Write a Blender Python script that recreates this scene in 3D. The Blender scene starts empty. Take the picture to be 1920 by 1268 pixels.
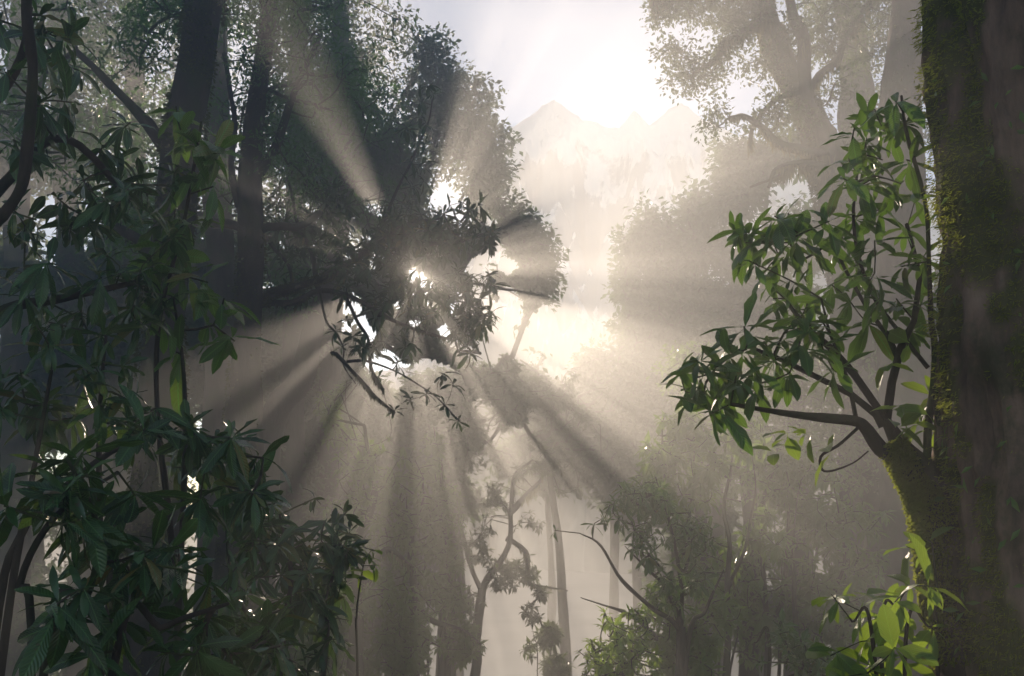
import bpy, math, random
import numpy as np
from mathutils import Vector, Matrix, Euler

random.seed(7)
RNG = np.random.default_rng(7)
SC = bpy.context.scene
COL = SC.collection
R = math.radians

# ------------------------------------------------------------------ camera, sky, sun, exposure
PITCH = 10.0
LENS = 35.0
FPX = 1920 * LENS / 36.0
CAM = np.array([0.0, 0.0, 1.7])
_c, _s = math.cos(R(PITCH)), math.sin(R(PITCH))
FW = np.array([0, _c, _s]); UPV = np.array([0, -_s, _c]); RT = np.array([1.0, 0, 0])

cam_data = bpy.data.cameras.new("camera")
cam = bpy.data.objects.new("camera", cam_data)
COL.objects.link(cam)
cam.location = CAM
cam.rotation_euler = (R(90 + PITCH), 0, 0)
cam_data.lens = LENS
cam_data.sensor_width = 36
cam_data.clip_start = 0.05
cam_data.clip_end = 40000
SC.camera = cam


def far(d):
    """the wood is not deep: what lies beyond 15 m stands closer together"""
    return d if d < 15 else 15 + (d - 15) * .15


def P(px, py, d):
    """point of the place seen at this pixel of the photograph, d metres ahead of the camera over the ground"""
    r = FW + RT * (px - 960) / FPX + UPV * (634 - py) / FPX
    return CAM + r * (far(d) / r[1])


SUN_PX, SUN_PY = 772, 512
sd = P(SUN_PX, SUN_PY, 1.0) - CAM
SUN = sd / np.linalg.norm(sd)
SUN_EL = math.asin(SUN[2])
SUN_AZ = math.atan2(SUN[0], SUN[1])           # from +Y towards +X
SU = np.cross(SUN, [0, 0, 1.0]); SU /= np.linalg.norm(SU)
SV = np.cross(SU, SUN)

world = bpy.data.worlds.new("World")
SC.world = world
world.use_nodes = True
wn = world.node_tree.nodes; wl = world.node_tree.links
wn.clear()
sky = wn.new("ShaderNodeTexSky"); sky.sky_type = 'NISHITA'
sky.sun_disc = False
sky.sun_elevation = SUN_EL
sky.sun_rotation = SUN_AZ
sky.air_density = 1.0; sky.dust_density = 0.8; sky.ozone_density = 1.0; sky.altitude = 2500
bg = wn.new("ShaderNodeBackground"); bg.inputs[1].default_value = 0.125
wo = wn.new("ShaderNodeOutputWorld")
wl.new(sky.outputs[0], bg.inputs[0]); wl.new(bg.outputs[0], wo.inputs[0])

sun_d = bpy.data.lights.new("sun", 'SUN')
sun_d.energy = 5.0; sun_d.angle = R(0.5); sun_d.color = (1.0, 0.82, 0.64)
sun_o = bpy.data.objects.new("sun", sun_d); COL.objects.link(sun_o)
sun_o.rotation_euler = Vector(SUN).to_track_quat('Z', 'Y').to_euler()
sun_o.location = (0, 0, 40)

SC.view_settings.view_transform = 'Standard'
SC.view_settings.look = 'None'
SC.view_settings.exposure = 0.42
SC.view_settings.gamma = 1.0
SC.view_settings.use_curve_mapping = False
SC.cycles.volume_bounces = 0
SC.cycles.max_bounces = 8
SC.cycles.diffuse_bounces = 2
SC.cycles.glossy_bounces = 2
SC.cycles.transmission_bounces = 3
SC.cycles.transparent_max_bounces = 8
SC.cycles.use_denoising = True
SC.cycles.denoising_input_passes = 'RGB_ALBEDO_NORMAL'
SC.cycles.use_adaptive_sampling = False
SC.cycles.sample_clamp_indirect = 4.0

FOG = 0.034
FOG_G = 0.60


# ------------------------------------------------------------------ noise
def _hash(ix, iy, iz, seed):
    h = (ix * 374761393 + iy * 668265263 + iz * 2147483647 + seed * 974711) & 0xFFFFFFFF
    h = ((h ^ (h >> 13)) * 1274126177) & 0xFFFFFFFF
    return ((h ^ (h >> 16)) & 0xFFFF) / 65535.0


def noise3(p, scale=1.0, seed=0):
    p = np.asarray(p, float) * scale
    i = np.floor(p).astype(np.int64); f = p - i
    f = f * f * (3 - 2 * f)
    out = 0
    for dx in (0, 1):
        for dy in (0, 1):
            for dz in (0, 1):
                w = (f[..., 0] if dx else 1 - f[..., 0]) * (f[..., 1] if dy else 1 - f[..., 1]) * (f[..., 2] if dz else 1 - f[..., 2])
                out = out + w * _hash(i[..., 0] + dx, i[..., 1] + dy, i[..., 2] + dz, seed)
    return out * 2 - 1


def fbm(p, scale=1.0, octs=4, seed=0):
    a, o = 1.0, 0
    for k in range(octs):
        o = o + a * noise3(p, scale * 2 ** k, seed + k); a *= 0.5
    return o


def nrm(v):
    return v / np.maximum(np.linalg.norm(v, axis=-1, keepdims=True), 1e-9)


# ------------------------------------------------------------------ meshes
def new_mesh(name, verts, quads=None, tris=None, mats=(), smooth=True, midx=None):
    me = bpy.data.meshes.new(name)
    verts = np.asarray(verts, np.float32)
    nq = 0 if quads is None else len(quads)
    nt = 0 if tris is None else len(tris)
    me.vertices.add(len(verts)); me.vertices.foreach_set("co", verts.ravel())
    loops = []
    if nq: loops.append(np.asarray(quads, np.int32).ravel())
    if nt: loops.append(np.asarray(tris, np.int32).ravel())
    loops = np.concatenate(loops)
    me.loops.add(len(loops)); me.loops.foreach_set("vertex_index", loops)
    starts = np.concatenate([np.arange(nq) * 4, nq * 4 + np.arange(nt) * 3]).astype(np.int32)
    me.polygons.add(nq + nt)
    me.polygons.foreach_set("loop_start", starts)
    me.polygons.foreach_set("use_smooth", np.full(nq + nt, smooth, bool))
    for m in mats: me.materials.append(m)
    if midx is not None: me.polygons.foreach_set("material_index", np.asarray(midx, np.int32))
    me.update(calc_edges=True)
    me.validate()
    return me


class Geo:
    """collects quads / tris into one mesh"""
    def __init__(s): s.v = []; s.q = []; s.t = []; s.n = 0
    def add(s, v, q=None, t=None):
        v = np.asarray(v, float).reshape(-1, 3)
        if q is not None and len(q): s.q.append(np.asarray(q).reshape(-1, 4) + s.n)
        if t is not None and len(t): s.t.append(np.asarray(t).reshape(-1, 3) + s.n)
        s.v.append(v); s.n += len(v)
    def mesh(s, name, mat, origin, smooth=True):
        v = np.concatenate(s.v) - origin
        return new_mesh(name, v, np.concatenate(s.q) if s.q else None, np.concatenate(s.t) if s.t else None, [mat], smooth)


def link(name, data, parent=None, kind=None, loc=None):
    o = bpy.data.objects.new(name, data); COL.objects.link(o)
    if parent is not None: o.parent = parent
    if kind: o['kind'] = kind
    if loc is not None: o.location = loc
    return o


def thing(name, label, cat, loc, group=None):
    o = bpy.data.objects.new(name, None); COL.objects.link(o)
    o.location = loc; o.empty_display_size = 0.2
    o['label'] = label; o['category'] = cat
    if group: o['group'] = group
    return o


def catmull(pts, n):
    pts = np.asarray(pts, float)
    if len(pts) == 2:
        t = np.linspace(0, 1, n)[:, None]; return pts[0] * (1 - t) + pts[1] * t
    e = np.vstack([2 * pts[0] - pts[1], pts, 2 * pts[-1] - pts[-2]])
    m = len(pts) - 1
    tt = np.linspace(0, m, n); k = np.minimum(tt.astype(int), m - 1); t = (tt - k)[:, None]
    p0, p1, p2, p3 = e[k], e[k + 1], e[k + 2], e[k + 3]
    return 0.5 * ((2 * p1) + (-p0 + p2) * t + (2 * p0 - 5 * p1 + 4 * p2 - p3) * t ** 2 + (-p0 + 3 * p1 - 3 * p2 + p3) * t ** 3)


def tube(path, rad, sides=6, rough=0.0, rscale=6.0, seed=0, cap=True):
    path = np.asarray(path, float); rad = np.asarray(rad, float)
    n = len(path)
    tan = nrm(np.gradient(path, axis=0))
    a = np.array([0.3, 0.9, 0.2]) if abs(tan[0] @ np.array([0.3, 0.9, 0.2])) < 0.85 else np.array([1.0, 0, 0])
    nn = np.zeros((n, 3)); cur = nrm(a - tan[0] * (a @ tan[0]))
    for i in range(n):
        cur = cur - tan[i] * (cur @ tan[i]); cur /= max(np.linalg.norm(cur), 1e-9); nn[i] = cur
    bb = np.cross(tan, nn)
    th = np.linspace(0, 2 * np.pi, sides, endpoint=False)
    off = nn[:, None] * np.cos(th)[None, :, None] + bb[:, None] * np.sin(th)[None, :, None]
    if rough > 0:
        base = path[:, None] + off * rad[:, None, None]
        r = rad[:, None] * (1 + rough * fbm(base * np.array([1, 1, .45]), rscale, 3, seed))
    else:
        r = rad[:, None] * np.ones(sides)
    v = (path[:, None] + off * r[..., None]).reshape(-1, 3)
    i = np.arange(n - 1)[:, None] * sides; j = np.arange(sides)[None, :]; j2 = (j + 1) % sides
    q = np.stack([i + j, i + j2, i + sides + j2, i + sides + j], -1).reshape(-1, 4)
    if cap:
        v = np.vstack([v, path[-1] + tan[-1] * rad[-1] * 0.6]); c = len(v) - 1
        b = (n - 1) * sides
        t = np.stack([b + np.arange(sides), b + (np.arange(sides) + 1) % sides, np.full(sides, c)], -1)
        return v, q, t
    return v, q, None


# ------------------------------------------------------------------ materials
def mat_new(name):
    m = bpy.data.materials.new(name); m.use_nodes = True
    nt = m.node_tree; nt.nodes.clear()
    out = nt.nodes.new("ShaderNodeOutputMaterial")
    return m, nt.nodes, nt.links, out


def ramp(nodes, stops):
    r = nodes.new("ShaderNodeValToRGB")
    e = r.color_ramp.elements
    e[0].position, e[0].color = stops[0][0], (*stops[0][1], 1)
    e[1].position, e[1].color = stops[-1][0], (*stops[-1][1], 1)
    for p_, c_ in stops[1:-1]:
        x = e.new(p_); x.color = (*c_, 1)
    return r


def leaf_mat(name, dark, light, trans, tfac=0.35, rough=0.38, spec=0.5, island=True, brown=0.0, veins=False):
    m, n, l, out = mat_new(name)
    b = n.new("ShaderNodeBsdfPrincipled"); t = n.new("ShaderNodeBsdfTranslucent"); mix = n.new("ShaderNodeMixShader")
    geo = n.new("ShaderNodeNewGeometry"); oi = n.new("ShaderNodeObjectInfo")
    add = n.new("ShaderNodeMath"); add.operation = 'ADD'
    l.new(geo.outputs["Random Per Island"], add.inputs[0]); l.new(oi.outputs["Random"], add.inputs[1])
    fr = n.new("ShaderNodeMath"); fr.operation = 'FRACT'; l.new(add.outputs[0], fr.inputs[0])
    stops = [(0.0, dark), (0.62, light), (0.93, tuple(min(1, c * 1.35) for c in light))]
    if brown > 0: stops = stops[:2] + [(1 - brown * 1.6, stops[2][1]), (1 - brown, (0.17, 0.16, 0.03)), (1.0, (0.20, 0.12, 0.03))]
    r = ramp(n, stops); l.new(fr.outputs[0], r.inputs[0])
    tc = n.new("ShaderNodeTexCoord")
    nz = n.new("ShaderNodeTexNoise"); nz.inputs["Scale"].default_value = 14; nz.inputs["Detail"].default_value = 4
    l.new(geo.outputs["Position"], nz.inputs["Vector"])
    mm = n.new("ShaderNodeMix"); mm.data_type = 'RGBA'; mm.blend_type = 'MULTIPLY'
    mm.inputs[0].default_value = 0.6
    r2 = ramp(n, [(0.3, (0.55, 0.6, 0.55)), (0.7, (1.25, 1.2, 1.05))]); l.new(nz.outputs["Fac"], r2.inputs[0])
    l.new(r.outputs[0], mm.inputs[6]); l.new(r2.outputs[0], mm.inputs[7])
    colour = mm.outputs[2]
    if veins:
        sx = n.new("ShaderNodeSeparateXYZ"); l.new(tc.outputs["Object"], sx.inputs[0])
        ab = n.new("ShaderNodeMath"); ab.operation = 'ABSOLUTE'; l.new(sx.outputs[0], ab.inputs[0])
        m1 = n.new("ShaderNodeMapRange"); m1.inputs[1].default_value = .004; m1.inputs[2].default_value = .016; m1.inputs[3].default_value = 1; m1.inputs[4].default_value = 0
        l.new(ab.outputs[0], m1.inputs[0])
        v1 = n.new("ShaderNodeMath"); v1.operation = 'MULTIPLY_ADD'; l.new(ab.outputs[0], v1.inputs[0]); v1.inputs[1].default_value = -1.1
        l.new(sx.outputs[1], v1.inputs[2])
        v2 = n.new("ShaderNodeMath"); v2.operation = 'MULTIPLY'; l.new(v1.outputs[0], v2.inputs[0]); v2.inputs[1].default_value = 95
        v3 = n.new("ShaderNodeMath"); v3.operation = 'SINE'; l.new(v2.outputs[0], v3.inputs[0])
        v4 = n.new("ShaderNodeMapRange"); v4.inputs[1].default_value = .7; v4.inputs[2].default_value = 1; v4.inputs[4].default_value = .35; l.new(v3.outputs[0], v4.inputs[0])
        mxm = n.new("ShaderNodeMath"); mxm.operation = 'MAXIMUM'; l.new(m1.outputs[0], mxm.inputs[0]); l.new(v4.outputs[0], mxm.inputs[1])
        vm = n.new("ShaderNodeMix"); vm.data_type = 'RGBA'; l.new(mxm.outputs[0], vm.inputs[0]); l.new(colour, vm.inputs[6]); vm.inputs[7].default_value = (*[min(1, c * 2.2) for c in light], 1)
        bp = n.new("ShaderNodeBump"); bp.inputs["Strength"].default_value = .35; bp.inputs["Distance"].default_value = .004; l.new(v3.outputs[0], bp.inputs["Height"]); l.new(bp.outputs[0], b.inputs["Normal"])
        # dry brown edges and insect marks on some leaves
        n3 = n.new("ShaderNodeTexNoise"); n3.inputs["Scale"].default_value = 38; n3.inputs["Detail"].default_value = 3; l.new(geo.outputs["Position"], n3.inputs["Vector"])
        r3 = ramp(n, [(.66, (0, 0, 0)), (.72, (1, 1, 1))]); l.new(n3.outputs["Fac"], r3.inputs[0])
        dm = n.new("ShaderNodeMix"); dm.data_type = 'RGBA'; l.new(r3.outputs[0], dm.inputs[0]); l.new(vm.outputs[2], dm.inputs[6]); dm.inputs[7].default_value = (.075, .05, .02, 1)
        colour = dm.outputs[2]
    l.new(colour, b.inputs["Base Color"])
    b.inputs["Roughness"].default_value = rough
    b.inputs["Specular IOR Level"].default_value = spec
    t.inputs["Color"].default_value = (*trans, 1)
    mix.inputs[0].default_value = tfac
    l.new(b.outputs[0], mix.inputs[1]); l.new(t.outputs[0], mix.inputs[2]); l.new(mix.outputs[0], out.inputs[0])
    return m


def bark_mat(name, c0, c1, moss, mossamt=0.45, scale=6.0, bump=0.6, attr=False):
    m, n, l, out = mat_new(name)
    b = n.new("ShaderNodeBsdfPrincipled")
    geo = n.new("ShaderNodeNewGeometry")
    mp = n.new("ShaderNodeMapping"); mp.inputs["Scale"].default_value = (1, 1, 0.28)
    l.new(geo.outputs["Position"], mp.inputs[0])
    nz = n.new("ShaderNodeTexNoise"); nz.inputs["Scale"].default_value = scale * 2; nz.inputs["Detail"].default_value = 8; nz.inputs["Roughness"].default_value = 0.65
    l.new(mp.outputs[0], nz.inputs["Vector"])
    r = ramp(n, [(0.3, c0), (0.7, c1)]); l.new(nz.outputs["Fac"], r.inputs[0])
    n2 = n.new("ShaderNodeTexNoise"); n2.inputs["Scale"].default_value = scale * .55; n2.inputs["Detail"].default_value = 6; n2.inputs["Roughness"].default_value = 0.7
    l.new(geo.outputs["Position"], n2.inputs["Vector"])
    r2 = ramp(n, [(0.62 - mossamt * .4, (0, 0, 0)), (0.72 - mossamt * .3, (1, 1, 1))]); l.new(n2.outputs["Fac"], r2.inputs[0])
    mx = n.new("ShaderNodeMix"); mx.data_type = 'RGBA'
    l.new(r2.outputs[0], mx.inputs[0]); l.new(r.outputs[0], mx.inputs[6]); mx.inputs[7].default_value = (*moss, 1)
    if attr:
        at = n.new("ShaderNodeAttribute"); at.attribute_name = 'moss'
        m2 = n.new("ShaderNodeMix"); m2.data_type = 'RGBA'
        l.new(at.outputs["Fac"], m2.inputs[0]); l.new(mx.outputs[2], m2.inputs[6]); m2.inputs[7].default_value = (.07, .075, .016, 1)
        mx = m2
    l.new(mx.outputs[2], b.inputs["Base Color"])
    b.inputs["Roughness"].default_value = 0.9
    b.inputs["Specular IOR Level"].default_value = 0.2
    bp = n.new("ShaderNodeBump"); bp.inputs["Strength"].default_value = bump; bp.inputs["Distance"].default_value = 0.03
    l.new(nz.outputs["Fac"], bp.inputs["Height"]); l.new(bp.outputs[0], b.inputs["Normal"])
    l.new(b.outputs[0], out.inputs[0])
    return m


M_RHODO = leaf_mat("rhododendron_leaf_green", (0.022, 0.058, 0.013), (0.055, 0.125, 0.026), (0.22, 0.40, 0.04), 0.32, 0.32, 0.55, veins=True, brown=.05)
M_RHODO_DEEP = leaf_mat("deep_green_leathery_leaf", (0.018, 0.048, 0.014), (0.042, 0.098, 0.026), (0.14, 0.24, 0.03), 0.20, 0.27, 0.7, veins=True, brown=.04)
M_FRESH = leaf_mat("fresh_green_leaf", (0.05, 0.11, 0.025), (0.09, 0.17, 0.04), (0.42, 0.60, 0.05), 0.45, 0.36, 0.5, veins=True, brown=.05)
M_OAK = leaf_mat("small_oak_leaf", (0.030, 0.055, 0.022), (0.065, 0.10, 0.035), (0.22, 0.30, 0.06), 0.30, 0.45, 0.4)
M_CANOPY = leaf_mat("dense_canopy_leaf", (0.030, 0.085, 0.016), (0.075, 0.17, 0.032), (0.20, 0.42, 0.05), 0.36, 0.42, 0.45)
M_FAR = leaf_mat("distant_leaf", (0.035, 0.065, 0.022), (0.07, 0.12, 0.036), (0.18, 0.30, 0.06), 0.25, 0.5, 0.3)
M_BUSH = leaf_mat("understory_leaf", (0.035, 0.085, 0.020), (0.080, 0.16, 0.035), (0.34, 0.52, 0.06), 0.40, 0.4, 0.5)
M_MOSS = leaf_mat("golden_green_moss", (0.05, 0.065, 0.012), (0.13, 0.155, 0.025), (0.50, 0.56, 0.07), 0.45, 0.8, 0.1)
M_MOSS_DARK = leaf_mat("dark_moss", (0.022, 0.028, 0.010), (0.055, 0.065, 0.018), (0.20, 0.22, 0.04), 0.3, 0.85, 0.1)
M_BEARD = leaf_mat("hanging_beard_moss", (0.07, 0.075, 0.03), (0.13, 0.13, 0.06), (0.30, 0.28, 0.10), 0.4, 0.8, 0.1)
M_BARK_DARK = bark_mat("dark_wet_bark", (0.022, 0.016, 0.012), (0.075, 0.055, 0.042), (0.035, 0.045, 0.014), 0.35)
M_BARK = bark_mat("brown_bark", (0.045, 0.032, 0.025), (0.13, 0.095, 0.07), (0.06, 0.075, 0.025), 0.40)
M_BARK_GREY = bark_mat("grey_brown_bark", (0.07, 0.055, 0.045), (0.17, 0.13, 0.10), (0.09, 0.10, 0.04), 0.5)
M_TWIG = bark_mat("twig_bark", (0.035, 0.028, 0.018), (0.09, 0.07, 0.045), (0.06, 0.08, 0.02), 0.5, 9.0, 0.3)
M_BARK_HERO = bark_mat("furrowed_reddish_bark", (0.030, 0.020, 0.015), (0.34, 0.22, 0.16), (0.045, 0.052, 0.016), 0.25, 5.0, 1.0, True)


# ------------------------------------------------------------------ leaves
def leaf_template(stations, widths, fold=0.25, curl=0.25, wave=0.0):
    """leaf along +Y from 0 to 1, up +Z; columns left, middle, right"""
    y = np.asarray(stations, float); w = np.asarray(widths, float)
    n = len(y)
    v = np.zeros((n, 3, 3))
    zc = -curl * y ** 2
    for k, sx in enumerate((-1, 0, 1)):
        v[:, k, 0] = sx * w
        v[:, k, 1] = y - 0.12 * curl * y ** 2
        v[:, k, 2] = zc + abs(sx) * w * fold + (wave * np.sin(y * 14 + sx) * w if sx else 0)
    v = v.reshape(-1, 3)
    q = []
    for i in range(n - 1):
        for k in range(2):
            a = i * 3 + k
            q.append((a, a + 1, a + 4, a + 3))
    return v, np.array(q)


def near_leaf(curl, fold, wmax=0.15, wave=0.1):
    y = [0, .07, .2, .4, .6, .78, .91, 1.0]
    w = np.array([.012, .018, .07, .125, .15, .135, .075, .004]) * wmax / .15
    return leaf_template(y, w, fold, curl, wave)


LEAF_NEAR = [near_leaf(.15, .25, .125), near_leaf(.4, .15, .14), near_leaf(.6, .35, .11), near_leaf(.05, .5, .12, .3), near_leaf(.3, -.15, .135, .35)]
LEAF_WIDE = [near_leaf(.2, .25, .145), near_leaf(.5, .2, .15), near_leaf(.1, .45, .13, .25), near_leaf(.4, -.1, .15, .2)]
LEAF_OVAL = leaf_template([0, .08, .35, .7, .93, 1.0], [.01, .02, .22, .24, .10, .005], .2, .3)
LEAF_MID = (np.array([[0, 0, 0], [-.16, .45, .05], [-.10, .82, .0], [0, 1, -.12], [.10, .82, 0], [.16, .45, .05], [0, .5, -.03]]),
            np.array([[0, 6, 1, 1], [1, 6, 3, 2]]))
_mv = np.array([[0, 0, 0], [-.17, .5, .04], [0, 1, -.12], [.17, .5, .04], [0, .5, -.02]])
MID_T = (_mv, np.array([[0, 4, 1], [1, 4, 2], [0, 3, 4], [3, 2, 4]]))
_sv = np.array([[0, 0, 0], [-.27, .5, .06], [0, 1, -.1], [.27, .5, .06]])
SMALL_T = (_sv, np.array([[0, 2, 1], [0, 3, 2]]))

_bv = np.array([[-.06, 0, 0], [-.11, .5, .08], [0, 1, -.12], [.11, .5, .08], [.06, 0, 0]])
BLADE_T = (_bv, np.array([[0, 1, 3], [0, 3, 4], [1, 2, 3]]))


def frames(axis, up):
    y = nrm(axis)
    x = nrm(np.cross(y, up)); z = np.cross(x, y)
    return np.stack([x, y, z], -1)       # (n,3,3) columns


def scatter(geo, tmpl, pos, F, size, tri=True):
    v, f = tmpl
    n = len(pos)
    if n == 0: return
    size = np.asarray(size).reshape(-1, 1, 1) if np.ndim(size) else size
    vv = np.einsum('nij,kj->nki', F, v) * size + pos[:, None]
    ff = f[None] + (np.arange(n) * len(v))[:, None, None]
    if tri: geo.add(vv, None, ff)
    else: geo.add(vv, ff)


def rand_dir(n, rng=RNG):
    return nrm(rng.normal(size=(n, 3)))


def whorls(tips, dirs, nleaf, size, spread=(50, 105), droop=0.35, rng=RNG, var=0.42):
    """rosettes of long leaves at twig tips"""
    P_, F_, S_ = [], [], []
    for t, d in zip(tips, dirs):
        k = int(rng.integers(nleaf[0], nleaf[1] + 1))
        d = d / max(np.linalg.norm(d), 1e-6)
        a = nrm(np.cross(d, [0.12, 0.2, 1.0])); b = np.cross(d, a)
        ph = rng.uniform(0, 6.28) + np.arange(k) * 2.399
        el = R(1) * rng.uniform(spread[0], spread[1], k)
        ax = d[None] * np.cos(el)[:, None] + (a[None] * np.cos(ph)[:, None] + b[None] * np.sin(ph)[:, None]) * np.sin(el)[:, None]
        ax[:, 2] -= droop * rng.uniform(.4, 1.3, k)
        ax = nrm(ax)
        up = nrm(d[None] * .5 + np.array([0, 0, .9])[None] + rng.normal(size=(k, 3)) * .22)
        P_.append(np.repeat(t[None], k, 0) - d[None] * rng.uniform(0, .035, (k, 1))); F_.append(frames(ax, up)); S_.append(size * rng.uniform(1 - var, 1 + var, k) * rng.uniform(.75, 1.2))
    if not P_: return np.zeros((0, 3)), np.zeros((0, 3, 3)), np.zeros(0)
    return np.concatenate(P_), np.concatenate(F_), np.concatenate(S_)


def sprays(tips, n, radius, size, rng=RNG, down=0.25, flat=0.6, var=0.45):
    """many small leaves in a loose puff round each tip"""
    m = len(tips)
    off = rand_dir(m * n, rng) * (rng.uniform(0, 1, (m * n, 1)) ** .5) * radius
    off[:, 2] *= flat
    pos = np.repeat(tips, n, 0) + off
    ax = nrm(off / radius + rand_dir(m * n, rng) * .8 + np.array([0, 0, -down]))
    up = nrm(np.array([0, 0, 1.0]) + rand_dir(m * n, rng) * .75)
    return pos, frames(ax, up), size * rng.uniform(1 - var, 1 + var, m * n)


# ------------------------------------------------------------------ where the morning light comes through the canopy
def sun_uv(p):
    r = np.asarray(p) - CAM
    return r @ SU, r @ SV, r @ SUN


GAPS = []          # (u, v, radius): straight gaps through the leaves along the sun's direction


def gap(px, py, s0, rad):
    r = P(px, py, 1.0) - CAM; r /= (r @ SUN)
    q = r * far(s0)
    GAPS.append((q @ SU, q @ SV, rad * 1.15))


# upper left pair, upper right
gap(706, 372, 17, .10); gap(684, 366, 20, .075)
gap(842, 372, 24, .18)
gap(870, 420, 24, .14)
# fan to the lower left
gap(622, 592, 13, .19); gap(618, 640, 14, .13)
gap(664, 668, 13, .12)
# shafts straight down
gap(694, 760, 12, .27); gap(738, 785, 12, .08); gap(772, 790, 12, .17)
gap(818, 785, 12, .28); gap(866, 785, 12, .21); gap(900, 772, 12.5, .13)
gap(870, 690, 14, .10); gap(912, 700, 15, .10); gap(940, 690, 17, .12)
# broad rays to the lower right
GAPS += [(1.30, -.62, .26), (1.75, -.72, .24), (1.62, -1.08, .24), (2.05, -1.18, .26), (2.25, -.80, .22), (2.5, -1.30, .24), (2.62, -.95, .2), (1.30, -1.15, .15), (1.95, -1.6, .14), (2.35, -1.72, .14), (1.0, -1.35, .10)]
# level rays to the right
gap(905, 505, 24, .20); gap(900, 542, 24, .16); gap(880, 562, 24, .16); gap(930, 470, 26, .16)
# low rays in the clearing
gap(1000, 905, 17, .22); gap(960, 900, 17, .14); gap(1050, 880, 17, .16); gap(900, 880, 17, .10)
gap(925, 940, 17, .10)
# level gaps that light the edge of the massive trunk and the leaves beside it
GAPS += [(1.42, .53, .15), (1.42, -.86, .15), (1.32, .88, .12), (1.23, -.20, .14), (1.65, .15, .18), (1.6, -.35, .16),
         (2.9, -1.85, .26), (3.4, -1.5, .30), (3.45, -2.15, .26), (3.0, -2.5, .18), (3.95, -1.9, .26), (3.85, -1.15, .28), (2.5, -2.3, .12)]
GAPS += [(.02, .02, .05), (.35, -.45, .08), (-.2, -.55, .06), (.75, -.55, .10), (.08, -.85, .07), (.55, -.95, .07),
         (1.2, -2.2, .22), (1.65, -2.6, .26), (1.1, -2.9, .2), (2.05, -2.35, .2), (.6, -2.5, .2), (.9, -3.6, .22), (1.9, -3.2, .28), (1.4, -3.9, .26), (1.5, -3.25, .12), (-.87, -.84, .13), (-.60, -1.38, .13), (.62, -1.12, .11), (-1.25, -1.45, .10), (-.24, -2.1, .11), (.12, -2.3, .09), (-1.5, -.75, .12), (-1.35, -.2, .09), (-.10, -1.78, .09), (-.10, -1.62, .07)]
GAPS_N = np.array(GAPS)


def steer(X):
    """bend growing twigs round the gaps"""
    u, v, s = sun_uv(X)
    X = X.copy()
    for gu, gv, r in GAPS:
        du, dv = u - gu, v - gv
        d = np.hypot(du, dv); k = d < r * 1.3
        if not k.any(): continue
        m = (r * 1.3 - d[k]) / np.maximum(d[k], .02)
        X[k] += (du[k] * m)[:, None] * SU + (dv[k] * m)[:, None] * SV
        u, v, s = sun_uv(X)
    return X


def lit(p, wobble=0.35, grow=1.0, pad=0.0):
    """True where a point lies in one of the gaps"""
    u, v, s = sun_uv(p)
    n = noise3(np.stack([u, v, u * 0 + 3], -1), 3.0, 91)
    d = (np.hypot(u[:, None] - GAPS_N[None, :, 0], v[:, None] - GAPS_N[None, :, 1]) - pad) / (GAPS_N[None, :, 2] * grow)
    n = n + .5 * noise3(np.stack([u, v, u * 0 + 9], -1), 8.0, 92)
    tuft = noise3(np.stack([u, v, u * 0 + 31], -1), 5.5, 95)      # tufts of leaves left standing inside the wider gaps
    wide = (GAPS_N[None, :, 2] > .19) & (d < 1)
    return (d.min(1) < 1 + wobble * n) & ~((tuft > .42) & wide.any(1))


def glow_hole(p):
    """the thin part of the far crown straight in front of the sun"""
    u, v, s = sun_uv(p)
    n = noise3(np.stack([u, v, u * 0], -1), 1.6, 17) + .5 * noise3(np.stack([u, v, u * 0], -1), 4, 18)
    e = ((u - .10) / .30) ** 2 + ((v + .25) / .26) ** 2
    return e < 1 + .5 * n


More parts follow.
